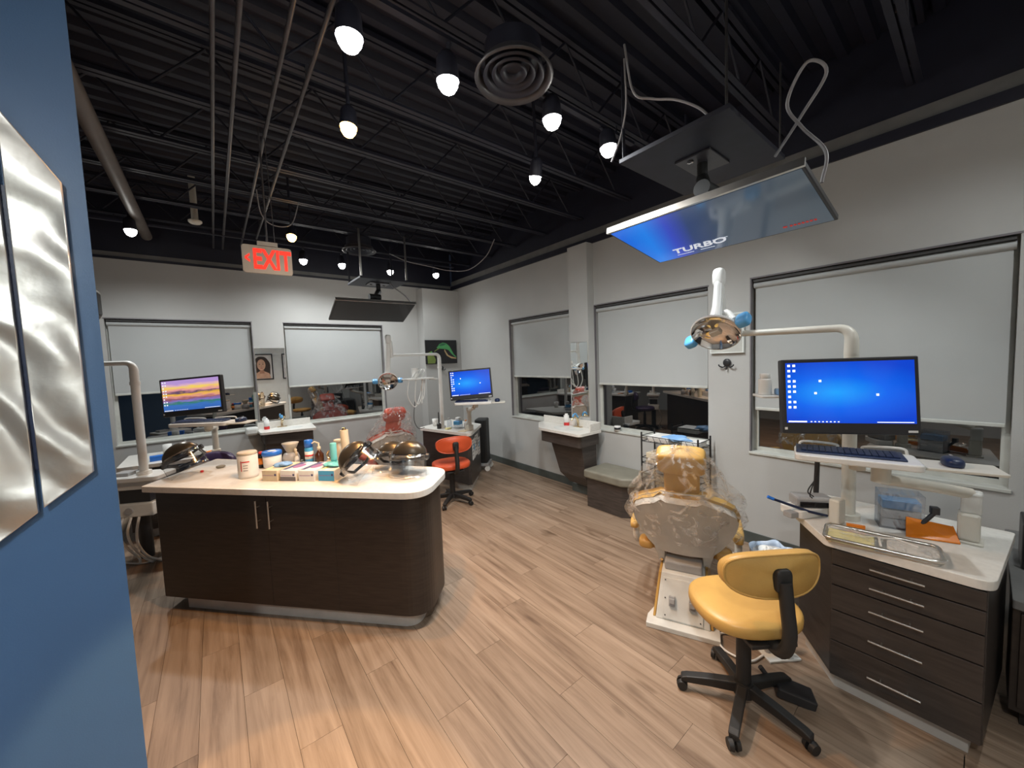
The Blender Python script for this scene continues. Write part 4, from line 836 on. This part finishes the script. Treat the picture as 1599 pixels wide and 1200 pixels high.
t = thing('suction_wand', 'slim blue wand leaning out from the nearest station', 'wand', (2.46, .56, .79))
MB().tube([(.085, -.055, .0), (-.0, .0, .03), (-.09, .14, .085)], .007, 8).build('handle', 'navy', t); MB().tube([(-.09, .14, .085), (-.105, .165, .097)], .009, 8).build('tip', 'blue_plastic', t)
t = thing('instrument_shelf', 'white shelf with cups held beside the nearest monitor', 'shelf', (2.62, .74, 1.42), -.95)
MB().prism(rpoly([(-.13, -.08), (.16, -.08), (.16, .08), (-.13, .08)], .02), 0, .014).build('board', 'white_plastic', t, bevel=.004)
MB().tube([(.05, 0, 0), (.06, -.02, -.04), (.20, -.05, -.05)], .014, 10).build('bracket', 'dark_plastic', t)
for nm, lb, dx, pf, mm in (('water_bottle', 'white capped bottle on the shelf beside the nearest monitor', -.085, [(.001, 0), (.033, 0), (.034, .003), (.034, .088), (.033, .092), (.026, .094), (.026, .096), (.027, .097), (.027, .122), (.025, .125), (.001, .127)], 'white_plastic'), ('cup_holder', 'white cup holder on the shelf touching the nearest monitor', .085, [(.001, 0), (.05, 0), (.052, .004), (.052, .06), (.048, .072), (.036, .098), (.03, .104), (.001, .106)], 'white_plastic')):
    p = Matrix.Translation((2.62, .74, 1.435)) @ Matrix.Rotation(-.95, 4, 'Z') @ Vector((dx, 0, 0)); o = MB().lathe(pf, n=24).build(nm, mm); o.location = p; tag(o, lb, 'bottle' if 'bottle' in nm else 'holder')
p = Matrix.Translation((2.62, .74, 1.435)) @ Matrix.Rotation(-.95, 4, 'Z') @ Vector((0, -.03, 0)); crate('napkin_stack', 'light blue napkins between bottle and holder on the white shelf', 'napkins', p, -.95, (.07, .08, .035), 'glove_blue', .006)
for i, (dx, dy) in enumerate(((0, 0), (.03, .02))): cab([(2.47+dx, .52+dy, 1.15), (2.48+dx, .54, 1.02), (2.46+dx*1.5, .56+dy, .92), (2.50+dx, .56, .885)], .003, 'black_rubber', ('front' if i == 0 else 'rear') + ' thin black cable hanging below the nearest keyboard tray', 'hanging_cable')
# waste bin beside the tan chair
wb = thing('waste_bin', 'small waste bin lined with a pale blue bag', 'bin', (2.92, .86, 0))
MB().lathe([(.001, .0), (.095, .0), (.125, .30), (.121, .30), (.09, .01)], n=28).build('bin', 'grey_plastic', wb)
MB().grid(lambda s, q: ((.128+.012*math.sin(9*2*PI*s)*q)*math.cos(2*PI*s)*(1.04-.14*(1-q)), (.128+.012*math.sin(7*2*PI*s+1)*q)*math.sin(2*PI*s)*(1.04-.14*(1-q)), .14+.19*q+.012*math.sin(5*2*PI*s)*q), 56, 6).build('bag', 'bin_bag', wb, solid=.003)
for k in range(6):
    a = k*1.1; crumple('crumpled_tissue', 'crumpled white tissue in the lined waste bin', 'tissue', (2.92+.055*math.cos(a), .86+.055*math.sin(a), .255+.012*(k % 2)), (.045, .04, .028), 'paper_white', 30+k)['group'] = 'tissues in the waste bin'
# floor junction behind the foreground stool
jb = thing('utility_box', 'floor utility connections behind the tan stool', 'utility box', (2.36, .68, 0), -.6)
MB().bb(-.09, .09, -.07, .07, 0, .012).build('plate', 'shell_white', jb, bevel=.003)
for k, (x_, y_, h_, mm) in enumerate(((-.05, 0, .14, 'grey_plastic'), (.0, .03, .12, 'dark_plastic'), (.05, -.01, .16, 'shell_white'), (.02, -.05, .09, 'steel'))):
    MB().cyl((x_, y_, .012), (x_, y_, h_), .016, n=14).lathe([(.016, h_*.55), (.022, h_*.6), (.022, h_*.75), (.016, h_*.8)], (x_, y_, 0), 14).build('valve', mm, jb)
MB().tube(spline([(-.09, -.02, .01), (-.2, -.05, .012), (-.28, .05, .012), (-.22, .16, .012), (-.08, .12, .012)]), .006, 8).build('hose', 'white_plastic', jb)
t = thing('foot_pedal', 'black foot pedal bracket under the tan stool', 'pedal', (2.10, .53, 0), .5)
MB().box((0, 0, .03), (.10, .16, .05), 0, .2).build('pedal', 'dark_plastic', t, bevel=.008); MB().tube([(0, .08, .04), (.0, .14, .12)], .012).build('lever', 'dark_plastic', t)

# dark lower cabinet at the extreme right
t, c = poly_cab('dark low cabinet beyond the nearest station at the right edge', [(2.62, -.80), (3.55, -.80), (3.55, -.112), (2.62, -.108)], .56, 'laminate', 'seam')
MB().bb(2.605-c.x, 2.62-c.x, -.78-c.y, -.13-c.y, .12, .54).build('door', 'laminate', t, bevel=.002)
top('countertop beyond the nearest station, its dimness put into a grey colour', [(2.59, -.82), (3.57, -.82), (3.57, -.106), (2.59, -.106)], .01, .561, .60, 'band_grey')  # dark grey instead of quartz, standing in for weak light here
t = thing('computer_tower', 'black box standing beyond the nearest countertop', 'computer', (3.09, -.31, .601)); MB().bb(-.12, .12, -.17, .17, 0, .22).build('case', 'dark_plastic', t, bevel=.008); MB().bb(-.126, -.12, -.15, .15, .02, .22).build('front', 'black_gloss', t, bevel=.002)

# --- far corner station
P2 = [(2.24, 5.0), (2.47, 4.08), (2.52, 4.06), (3.0, 4.54), (2.93, 5.32)]
t, c = poly_cab('dark station cabinet by the corner with papers taped on', [(2.28, 4.98), (2.49, 4.12), (2.53, 4.10), (2.97, 4.55), (2.90, 5.27)], .74, 'laminate_grey', 'toe')
top('pale countertop of the far corner station', P2, [.03, .04, .04, .04, .04], .741, .78)
fx = Vector((.44, .45, 0)).normalized(); nn = Vector((fx.y, -fx.x, 0))
for k, (s, z_, w_, h_, r_) in enumerate(((.16, .53, .20, .27, .03), (.33, .55, .21, .28, -.04), (.47, .50, .16, .24, .02))):
    pp = Vector((2.53, 4.10, 0)) + fx*s + nn*.004*(k+1)
    pt = thing('paper_sheet', ('leftmost', 'middle', 'rightmost')[k] + ' printed sheet taped to the far station cabinet', 'paper', mtx=frame((pp.x, pp.y, z_), fx, (0, 0, 1)) @ Matrix.Rotation(r_, 4, 'Z'))
    MB().bb(-w_/2, w_/2, -h_/2, h_/2, 0, .0012).build('sheet', 'paper_white', pt)
    b = MB()
    for q in range(5): b.bb(-w_/2+.02, -w_/2+.02+w_*(.3+.13*((q*7+k) % 4)), h_/2-.035-q*.045, h_/2-.022-q*.045, .0012, .0018)
    b.build('print_lines', 'print_grey', pt); MB().bb(.0, w_*.3, -.02, .06, .0012, .0018).build('picture', 'print_blue' if k != 1 else 'print_grey', pt)
def simple(name, label, cat, loc, prof, m, extra=()):
    t = thing(name, label, cat, loc); MB().lathe([(.0005, 0)] + prof + [(.0005, prof[-1][1])], n=20).build('body', m, t)
    for nm, pf, mm in extra: MB().lathe([(.0005, pf[0][1])] + pf + [(.0005, pf[-1][1])], n=20).build(nm, mm, t)
    return t
simple('paper_cup', 'white paper cup at the left of the far station top', 'cup', (2.47, 4.95, .781), [(.035, 0), (.044, .10)], 'paper_white')
simple('pump_bottle', 'dark pump bottle beside the far lamp post', 'bottle', (2.40, 4.70, .781), [(.03, 0), (.03, .06), (.012, .08)], 'dark_plastic', [('pump', [(.008, .08), (.007, .22), (.003, .23)], 'black_rubber')])
simple('small_bottle', 'clear blue-capped bottle right of the far lamp post', 'bottle', (2.52, 4.62, .781), [(.035, 0), (.035, .10), (.02, .12)], 'clear_box', [('cap', [(.02, .12), (.02, .14)], 'grey_plastic')])
t = thing('wipe_tub', 'clear tub with a light blue band on the far station', 'tub', (2.60, 4.52, .781), .6); MB().bb(-.06, .06, -.05, .05, 0, .05).build('base', 'clear_box', t, bevel=.006); MB().bb(-.055, .055, -.046, .046, .05, .10).build('band', 'blue_handle', t, bevel=.006); MB().sell((.02, 0, .12), (.04, .04, .03)).build('cloth', 'paper_white', t)
simple('amber_bottle', 'small amber bottle on the far station', 'bottle', (2.63, 4.36, .781), [(.025, 0), (.025, .08), (.012, .10)], 'amber', [('cap', [(.014, .10), (.014, .125)], 'orange')])
simple('white_bottle', 'white bottle in front of the far monitor arm', 'bottle', (2.60, 4.29, .781), [(.028, 0), (.03, .10), (.016, .12)], 'white_plastic')
crate('note_card', 'pale yellow card lying on the far station top', 'card', (2.53, 4.26, .781), .5, (.14, .10, .006), 'paper_cream', .001)
crate('yellow_pad', 'small yellow pad beside the far lamp post', 'pad', (2.46, 4.55, .781), .3, (.08, .05, .02), 'paper_yellow', .002)
t = thing('delivery_tray', 'white instrument tray with hoses held by the far lamp post', 'tray', (2.05, 4.53, 1.49), .12)
MB().prism(rpoly([(-.20, -.09), (.20, -.09), (.20, .09), (-.20, .09)], .03), 0, .018).build('board', 'white_plastic', t, bevel=.004)
MB().tube([(.18, .02, .0), (.30, .10, -.01), (.40, .17, -.02)], .014, 10).build('bracket', 'white_plastic', t)
for k in range(3): MB().tube(spline([(-.12+.07*k, -.05, .03), (-.02+.06*k, .0, .10), (.07+.02*k, .03, .13)]), .009, 8).build('handpiece', 'white_plastic', t)
for k in range(3): MB().tube(spline([(-.17+.10*k, -.06, .0), (-.20+.10*k, -.07, -.20-.04*k), (-.10+.05*k, -.06, -.34+.03*k), (.0+.03*k, -.03, -.20), (.06+.02*k, .0, .0)]), .006, 8).build('hose', 'white_plastic', t)
MB().cyl((-.02, .04, .018), (-.02, .04, .15), .038, .042, n=20).build('cup', 'paper_white', t)
t = thing('compressor', 'tall black covered unit on white casters behind the far station', 'unit', (3.22, 4.86, 0), .75)
MB().bb(-.12, .12, -.09, .09, .12, .80).build('cover', 'black_rubber', t, bevel=.02); MB().bb(-.14, .14, -.11, .11, .08, .12).build('frame', 'grey_plastic', t, bevel=.005)
for sx_ in (-1, 1):
    for sy_ in (-1, 1): MB().cyl((sx_*.12-.014, sy_*.09, .04), (sx_*.12+.014, sy_*.09, .04), .04, n=18).build('caster', 'white_plastic', t)
cab([(2.02, 4.60, 1.20), (2.06, 4.75, .95), (2.16, 4.85, .80), (2.26, 4.86, .795)], .004, 'black_rubber', 'thin black cord looping to the far station top', 'hanging_cable')

# --- sunset station, left
t, c = poly_cab('dark station cabinet behind the island at the left', [(-.76, 5.32), (-.12, 5.24), (-.12, 5.86), (-.76, 5.92)], .74, 'laminate_grey', 'toe')
top('pale countertop of the sunset station', [(-.82, 5.27), (-.06, 5.18), (-.06, 5.92), (-.82, 5.98)], .03, .741, .78)
t = thing('delivery_unit', 'white delivery unit with grey box and hoses beside the blue partition', 'unit', (-.60, 4.80, 0), -.5)
MB().prism(rpoly([(-.22, -.14), (.22, -.14), (.22, .14), (-.22, .14)], .04), .74, .78).build('tray', 'white_plastic', t, bevel=.006)
MB().bb(-.15, .15, -.10, .10, .66, .74).build('housing', 'shell_white', t, bevel=.01)
MB().bb(-.13, .16, -.12, .12, .42, .54).build('junction', 'shell_white', t, bevel=.01)
MB().bb(-.12, .12, -.08, .08, .54, .66).build('neck', 'dark_plastic', t)
MB().cyl((-.02, -.12, .48), (-.02, -.135, .48), .03, n=18).build('gauge', 'grey_plastic', t)
MB().cyl((0, 0, 0), (0, 0, .42), .05, n=18).build('column', 'dark_plastic', t)
for k in range(3): MB().tube(spline([(-.08+.06*k, -.10, .44), (-.10+.07*k, -.15, .30), (-.04+.05*k, -.17, .18), (.02+.04*k, -.13, .05), (.05+.1*k, -.16, .01)]), .010, 8).build('hose', 'white_plastic', t)
MB().bb(-.17, -.05, -.06, .06, .78, .81).build('dark_pad', 'grey_plastic', t, bevel=.004)
MB().cyl((.0, .05, .78), (.0, .05, .85), .035, n=18).build('cup', 'paper_white', t)
t = MB().tube(spline([(-.75, 4.75, .008), (-.60, 4.62, .008), (-.45, 4.66, .008), (-.38, 4.55, .008), (-.42, 4.45, .008)]), .008, 8).build('floor_hose', 'white_plastic'); tag(t, 'white hose lying on the floor left of the island', 'hose')
crate('wipe_box', 'blue and white box on the sunset station top', 'box', (-.50, 5.40, .781), .1, (.18, .08, .05), 'blue_plastic', .003)
simple('white_jar', 'white jar on the sill side of the sunset station', 'jar', (-.48, 5.80, .781), [(.04, 0), (.04, .10)], 'paper_white')
simple('lidded_jar', 'low jar with a grey lid on the sunset station', 'jar', (-.34, 5.78, .781), [(.045, 0), (.045, .05)], 'clear_box', [('lid', [(.047, .05), (.047, .07)], 'grey_plastic')])
t = thing('curing_gun', 'white handpiece with orange cord on the sunset station', 'handpiece', (-.22, 5.35, .781), .4); MB().sell((0, 0, .03), (.10, .04, .03), .7, .7).build('body', 'white_plastic', t); MB().tube([(-.03, 0, .04), (-.05, 0, .13), (-.09, 0, .17)], .016, 10).build('grip', 'white_plastic', t); MB().tube([(.05, -.03, .012), (.12, -.06, .03), (.18, -.03, .012)], .008).build('cord', 'orange', t)
# ================================================================ sinks, mirrors, bench, cart
def vanity(label, tl, P, wallfix, z, lower, mirrored):
    c = Vector((sum(p[0] for p in P)/len(P), sum(p[1] for p in P)/len(P), 0))
    t = thing('sink_vanity', label, 'vanity', c); q = [(x-c.x, y-c.y) for x, y in P]
    MB().prism(rpoly(q, [.05, .05, .01, .01], 6), z-.17, z-.035).build('apron', 'laminate_sink', t, bevel=.003)
    b = MB(); lo = lower; n = len(lo[0])
    b.add([(x-c.x, y-c.y, zz) for x, y, zz in lo[0]] + [(x-c.x, y-c.y, zz) for x, y, zz in lo[1]], [tuple(range(n)), tuple(range(2*n-1, n-1, -1))] + [(i, n+i, n+(i+1) % n, (i+1) % n) for i in range(n)])
    b.build('skirt', 'laminate_sink', t, bevel=.003)
    return t, c
def sinktop(label, P, rads, z, basin, r, splash):
    c = Vector((sum(p[0] for p in P)/len(P), sum(p[1] for p in P)/len(P), 0)); t = thing('sink_counter', label, 'sink', c)
    MB().prism([(x-c.x, y-c.y) for x, y in rpoly(P, rads, 8)], z-.035, z).build('slab', 'quartz', t, bevel=.004)
    MB(Matrix.Translation((basin[0]-c.x, basin[1]-c.y, z)) @ Matrix.Diagonal((r[0], r[1], 1, 1))).lathe([(1.0, .0005), (.95, .004), (.86, .001), (.5, .0008), (.001, .0006)], n=36).build('basin', 'shell_white', t)
    for s in splash: MB().bb(s[0]-c.x, s[1]-c.x, s[2]-c.y, s[3]-c.y, z, z+.09).build('backsplash', 'quartz', t, bevel=.004)
def faucet(label, loc, rz, blue=True):
    t = thing('faucet', label, 'faucet', loc, rz)      # spout along local +x
    MB().cyl((0, -.05, 0), (0, .05, 0), .001).bb(-.022, .022, -.06, .06, 0, .01).build('plate', 'brass', t, bevel=.004)
    MB().tube(spline([(0, 0, .01), (0, 0, .07), (.03, 0, .125), (.09, 0, .125), (.115, 0, .095)]), .014, 12, .011).build('spout', 'brass', t)
    MB().tube([(0, 0, .10), (-.01, .03, .13), (-.015, .055, .145)], .007, 8).build('lever', 'brass', t)
    if blue: MB().tube(spline([(0, 0, .115), (.03, 0, .165), (.07, 0, .165), (.09, 0, .135)]), .009, 10).build('blue_wrap', 'blue_handle', t)
def soap(label, loc):
    t = thing('soap_bottle', label, 'bottle', loc); MB().lathe([(.0005, 0), (.033, 0), (.033, .13), (.0005, .13)], n=24).build('body', 'paper_white', t); MB().lathe([(.0335, .0), (.0335, .04)], n=24).build('label_band', 'print_red', t); MB().lathe([(.02, .13), (.02, .15), (.0005, .15)], n=16).build('cap', 'paper_white', t)
lo0 = [(3.20, 3.43, .68), (3.20, 2.80, .68), (3.27, 2.80, .28), (3.34, 2.80, .19), (3.40, 2.80, .15), (3.497, 2.80, .14), (3.497, 2.80, .68)]
sk = [(x+.03*(x < 3.4), 2.84, z) for x, y, z in lo0[1:]]; sk2 = [(x+.03*(x < 3.4), 3.34 if z > .6 else (3.26 if z > .25 else 3.20), z) for x, y, z in lo0[1:]]
vanity('dark wall-hung sink cabinet below the narrow pier mirror', None, [(3.15, 2.80), (3.16, 3.44), (3.497, 3.70), (3.497, 2.80)], None, .84, (sk, sk2), 0)
sinktop('white sink counter below the narrow pier mirror', [(3.11, 2.76), (3.13, 3.45), (3.40, 3.74), (3.498, 3.74), (3.498, 2.76)], [.06, .06, .03, .01, .01], .842, (3.32, 3.12), (.14, .21), [(3.48, 3.498, 2.77, 3.72), (3.30, 3.48, 2.762, 2.78)])
faucet('brass faucet with a blue wrapped spout at the pier sink', (3.45, 3.08, .842), PI)
soap('white bottle with a red band at the pier sink', (3.45, 3.27, .842))
mr_ = thing('wall_mirror', 'narrow mirror on the grey pier above the near sink', 'mirror', (3.498, 3.07, 1.40)); MB().bb(-.008, 0, -.135, .135, -.42, .48).build('glass', 'mirror', mr_, bevel=.002); MB().bb(-.002, .0015, -.14, .14, -.425, .485).build('backing', 'steel', mr_)

sk = [(.48, 5.98, .69), (.48, 6.05, .30), (.48, 6.29, .25), (.48, 6.29, .69)]; sk2 = [(1.0, y, z) for x, y, z in sk]
vanity('dark wall-hung sink cabinet on the back wall', None, [(.46, 5.93), (1.03, 5.80), (1.05, 6.29), (.45, 6.29)], None, .86, (sk, sk2), 0)
sinktop('white sink counter on the back wall', [(.42, 5.90), (1.06, 5.75), (1.10, 6.295), (.41, 6.295)], [.03, .04, .01, .01], .862, (.73, 6.03), (.22, .14), [(.42, 1.08, 6.277, 6.295)])
faucet('dark faucet with a blue top at the back wall sink', (.71, 6.24, .862), -PI/2)
soap('white bottle with a red band at the back wall sink', (.52, 6.18, .862))
mr_ = thing('wall_mirror', 'mirror between the back windows reflecting framed portraits', 'mirror', (.637, 6.298, 1.45)); MB().bb(-.178, .178, -.008, 0, -.48, .54).build('glass', 'mirror', mr_, bevel=.002); MB().bb(-.182, .182, -.002, .0015, -.484, .544).build('backing', 'steel', mr_)
crate('paper_dispenser', 'small rounded white dispenser left of the back sink', 'dispenser', (.35, 6.22, .80), 0, (.15, .12, .11), 'shell_white', .03)

bn = thing('bench', 'dark box bench with an olive padded top under the window', 'bench', (3.43, 2.49, 0))
MB().prism([(-.20, -.18), (-.13, -.26), (.165, -.26), (.165, .28), (-.20, .28)], 0, .335).build('box', 'laminate_sink', bn, bevel=.004)
MB().prism(rpoly([(-.235, -.20), (-.15, -.30), (.172, -.30), (.172, .305), (-.235, .305)], .03), .335, .43).build('cushion', 'olive_vinyl', bn, bevel=.025, seg=4)

ct_ = thing('wire_cart', 'black wire cart with trays beside the padded bench', 'cart', (3.42, 1.82, 0))
for sx_ in (-.12, .12):
    for sy_ in (-.27, .29): MB().cyl((sx_, sy_, .05), (sx_, sy_, .93), .008, n=10).cyl((sx_-.012, sy_, .026), (sx_+.012, sy_, .026), .026, n=14).build('post', 'black_rubber', ct_)
for z_ in (.15, .46, .62, .84):
    b = MB()
    for zz in (z_, z_+.055):
        for a, b2 in (((-.12, -.27), (.12, -.27)), ((.12, -.27), (.12, .29)), ((.12, .29), (-.12, .29)), ((-.12, .29), (-.12, -.27))): b.cyl((*a, zz), (*b2, zz), .004, n=6)
    for k in range(9): yy = -.25+k*.065; b.cyl((-.12, yy, z_), (.12, yy, z_), .002, n=5); b.cyl((-.12, yy, z_), (-.12, yy+.03, z_+.055), .002, n=5)
    b.build('basket', 'black_rubber', ct_)
crate('box_stack', 'white box in the top basket of the wire cart', 'box', (3.42, 1.95, .845), 0, (.20, .22, .05), 'paper_white')
crumple('blue_cloth', 'crumpled light blue cloth heaped on the wire cart', 'cloth', (3.40, 1.80, .86), (.09, .13, .03), 'glove_blue', 14, .25)
crate('white_packet', 'flat white packet in the top basket near the window end of the cart', 'packet', (3.42, 1.64, .845), .1, (.20, .15, .04), 'paper_white')
crate('cardboard_box', 'pale box in the middle basket of the wire cart', 'box', (3.42, 1.95, .625), 0, (.20, .25, .10), 'paper_cream')
simple('tape_dispenser', 'small white cup with a dark band on the window sill', 'cup', (3.595+.03, 2.63, .825), [(.035, 0), (.037, .06)], 'paper_white', [('band', [(.0375, .02), (.0375, .045)], 'dark_plastic')])

# ================================================================ pictures and hooks
pc = thing('canvas_print', 'canvas photo of a green chameleon on a branch', 'picture', mtx=frame((3.205, 6.055, 1.885), (1, 0, 0), (0, 0, 1)))
MB().bb(-.31, .31, -.21, .21, 0, .025).build('canvas', 'print_black', pc, bevel=.002)
def flat(pts, m, parent, z, name): MB().add([(x, y, z) for x, y in pts] + [(x, y, z-.0006) for x, y in pts], [tuple(range(len(pts))), tuple(range(2*len(pts)-1, len(pts)-1, -1))]).build(name, m, parent)
flat([(-.08, .09), (-.04, .14), (.03, .165), (.10, .15), (.16, .10), (.20, .03), (.24, -.04), (.30, -.10), (.27, -.10), (.20, -.04), (.14, .03), (.08, .05), (.02, .055), (-.05, .06), (-.10, .07)], 'leaf_green', pc, .0262, 'chameleon_body')
flat([(-.05, .12), (.03, .155), (.10, .14), (.05, .115), (-.02, .105)], 'leaf_dark', pc, .0268, 'chameleon_crest')
flat([(-.06, .07), (-.10, .045), (-.14, .02), (-.15, -.01), (-.13, .01), (-.09, .035), (-.04, .06)], 'leaf_olive', pc, .0264, 'chameleon_leg')
flat([(.06, .05), (.10, -.02), (.13, -.06), (.20, -.09), (.29, -.11), (.29, -.13), (.19, -.12), (.10, -.07), (.05, .02)], 'branch', pc, .0266, 'branch')
flat([(-.28, -.02), (-.20, .02), (-.16, -.06), (-.12, -.14), (-.14, -.20), (-.28, -.20)], 'leaf_olive', pc, .0262, 'foliage')
flat([(-.22, .00), (-.19, .015), (-.17, -.05), (-.20, -.06)], 'leaf_green', pc, .0266, 'leaf')
pc = thing('canvas_print', 'pale blank canvas on the wall behind the large dental light', 'picture', (XR-.001, 1.43, 1.86)); MB().bb(-.028, 0, -.14, .14, -.175, .175).build('canvas', 'wall_white', pc, bevel=.002); MB().bb(-.0285, -.0275, -.13, .13, -.165, .165).build('face', 'frame_white', pc)
def hook(label, mtx):
    t = thing('wall_hook', label, 'hook', mtx=mtx, group='octopus hooks')
    MB().sell((0, 0, .014), (.033, .036, .016), .8, .95).build('disc', 'dark_plastic', t)
    for s in (-1, 1): MB().tube(spline([(s*.008, -.02, .012), (s*.03, -.04, .02), (s*.055, -.03, .035), (s*.062, -.015, .035)], 5), .006, 8).build('prong', 'dark_plastic', t)
    MB().tube([(0, -.02, .012), (0, -.05, .02), (0, -.058, .034)], .006, 8).build('prong', 'dark_plastic', t)
hook('black round hook below the pale canvas', frame((XR, 1.43, 1.60), (0, -1, 0), (0, 0, 1)))
hook('black round hook below the chameleon canvas', frame((3.20, 6.06, 1.60), (1, 0, 0), (0, 0, 1)))
def portrait(label, x, hairdark):
    t = thing('framed_portrait', label, 'picture', mtx=frame((x, Y0+.002, 1.765), (-1, 0, 0), (0, 0, 1)))
    W, H = .285, .385
    b = MB(); b.bb(-W, W, H-.03, H, 0, .03).bb(-W, W, -H, -H+.03, 0, .03).bb(-W, -W+.03, -H+.03, H-.03, 0, .03).bb(W-.03, W, -H+.03, H-.03, 0, .03); b.build('frame', 'print_black', t, bevel=.003)
    MB().bb(-W+.03, W-.03, -H+.03, H-.03, 0, .012).build('backdrop', 'paper_white', t)
    el = lambda cx, cy, a, b2, n=28: [(cx+a*math.cos(2*PI*i/n), cy+b2*math.sin(2*PI*i/n)) for i in range(n)]
    flat(rpoly([(-.20, -.30), (-.22, .10), (-.10, .30), (.10, .31), (.19, .15), (.20, -.10), (.12, -.20)], .08), 'hair_print', t, .0130, 'hair')
    flat(rpoly([(-.22, -.35), (-.18, -.20), (-.05, -.13), (.06, -.13), (.16, -.20), (.22, -.35)], .03), 'skin_print', t, .0137, 'shoulders')
    flat([(-.05, -.10), (.055, -.10), (.065, -.20), (-.06, -.20)], 'skin_shade', t, .0140, 'neck')
    flat(el(.01, .06, .105, .165), 'skin_print', t, .0144, 'face')
    flat(el(.01, .17, .10, .06), 'hair_print', t, .0142, 'hairline')
    for s in (-1, 1): flat(el(.01+s*.042, .075, .02, .009), 'hair_print', t, .0150, 'eye'); flat([(.01+s*.02, .108), (.01+s*.065, .112), (.01+s*.065, .118), (.01+s*.02, .116)], 'hair_print', t, .0150, 'brow')
    flat([(.0, .01), (.02, .01), (.013, .055)], 'skin_shade', t, .0150, 'nose'); flat(el(.01, -.035, .032, .011), 'lip_print', t, .0150, 'mouth')
portrait('framed portrait of a dark-haired person seen in the back mirror, left one', 1.125, 1)
portrait('framed portrait of a dark-haired person seen in the back mirror, right one', 1.935, 1)
# small black speaker behind the partition edge
sp = thing('wall_speaker', 'small dark speaker peeking out behind the blue partition', 'speaker', (-1.02, 6.20, 2.52)); MB().bb(-.07, .07, -.09, .09, -.14, .10).build('case', 'dark_plastic', sp, bevel=.01); MB().bb(-.07, .07, -.09, .09, .10, .12).build('cap', 'shell_white', sp, bevel=.004); MB().bb(-.02, .02, .05, .10, -.03, .03).build('bracket', 'dark_plastic', sp)
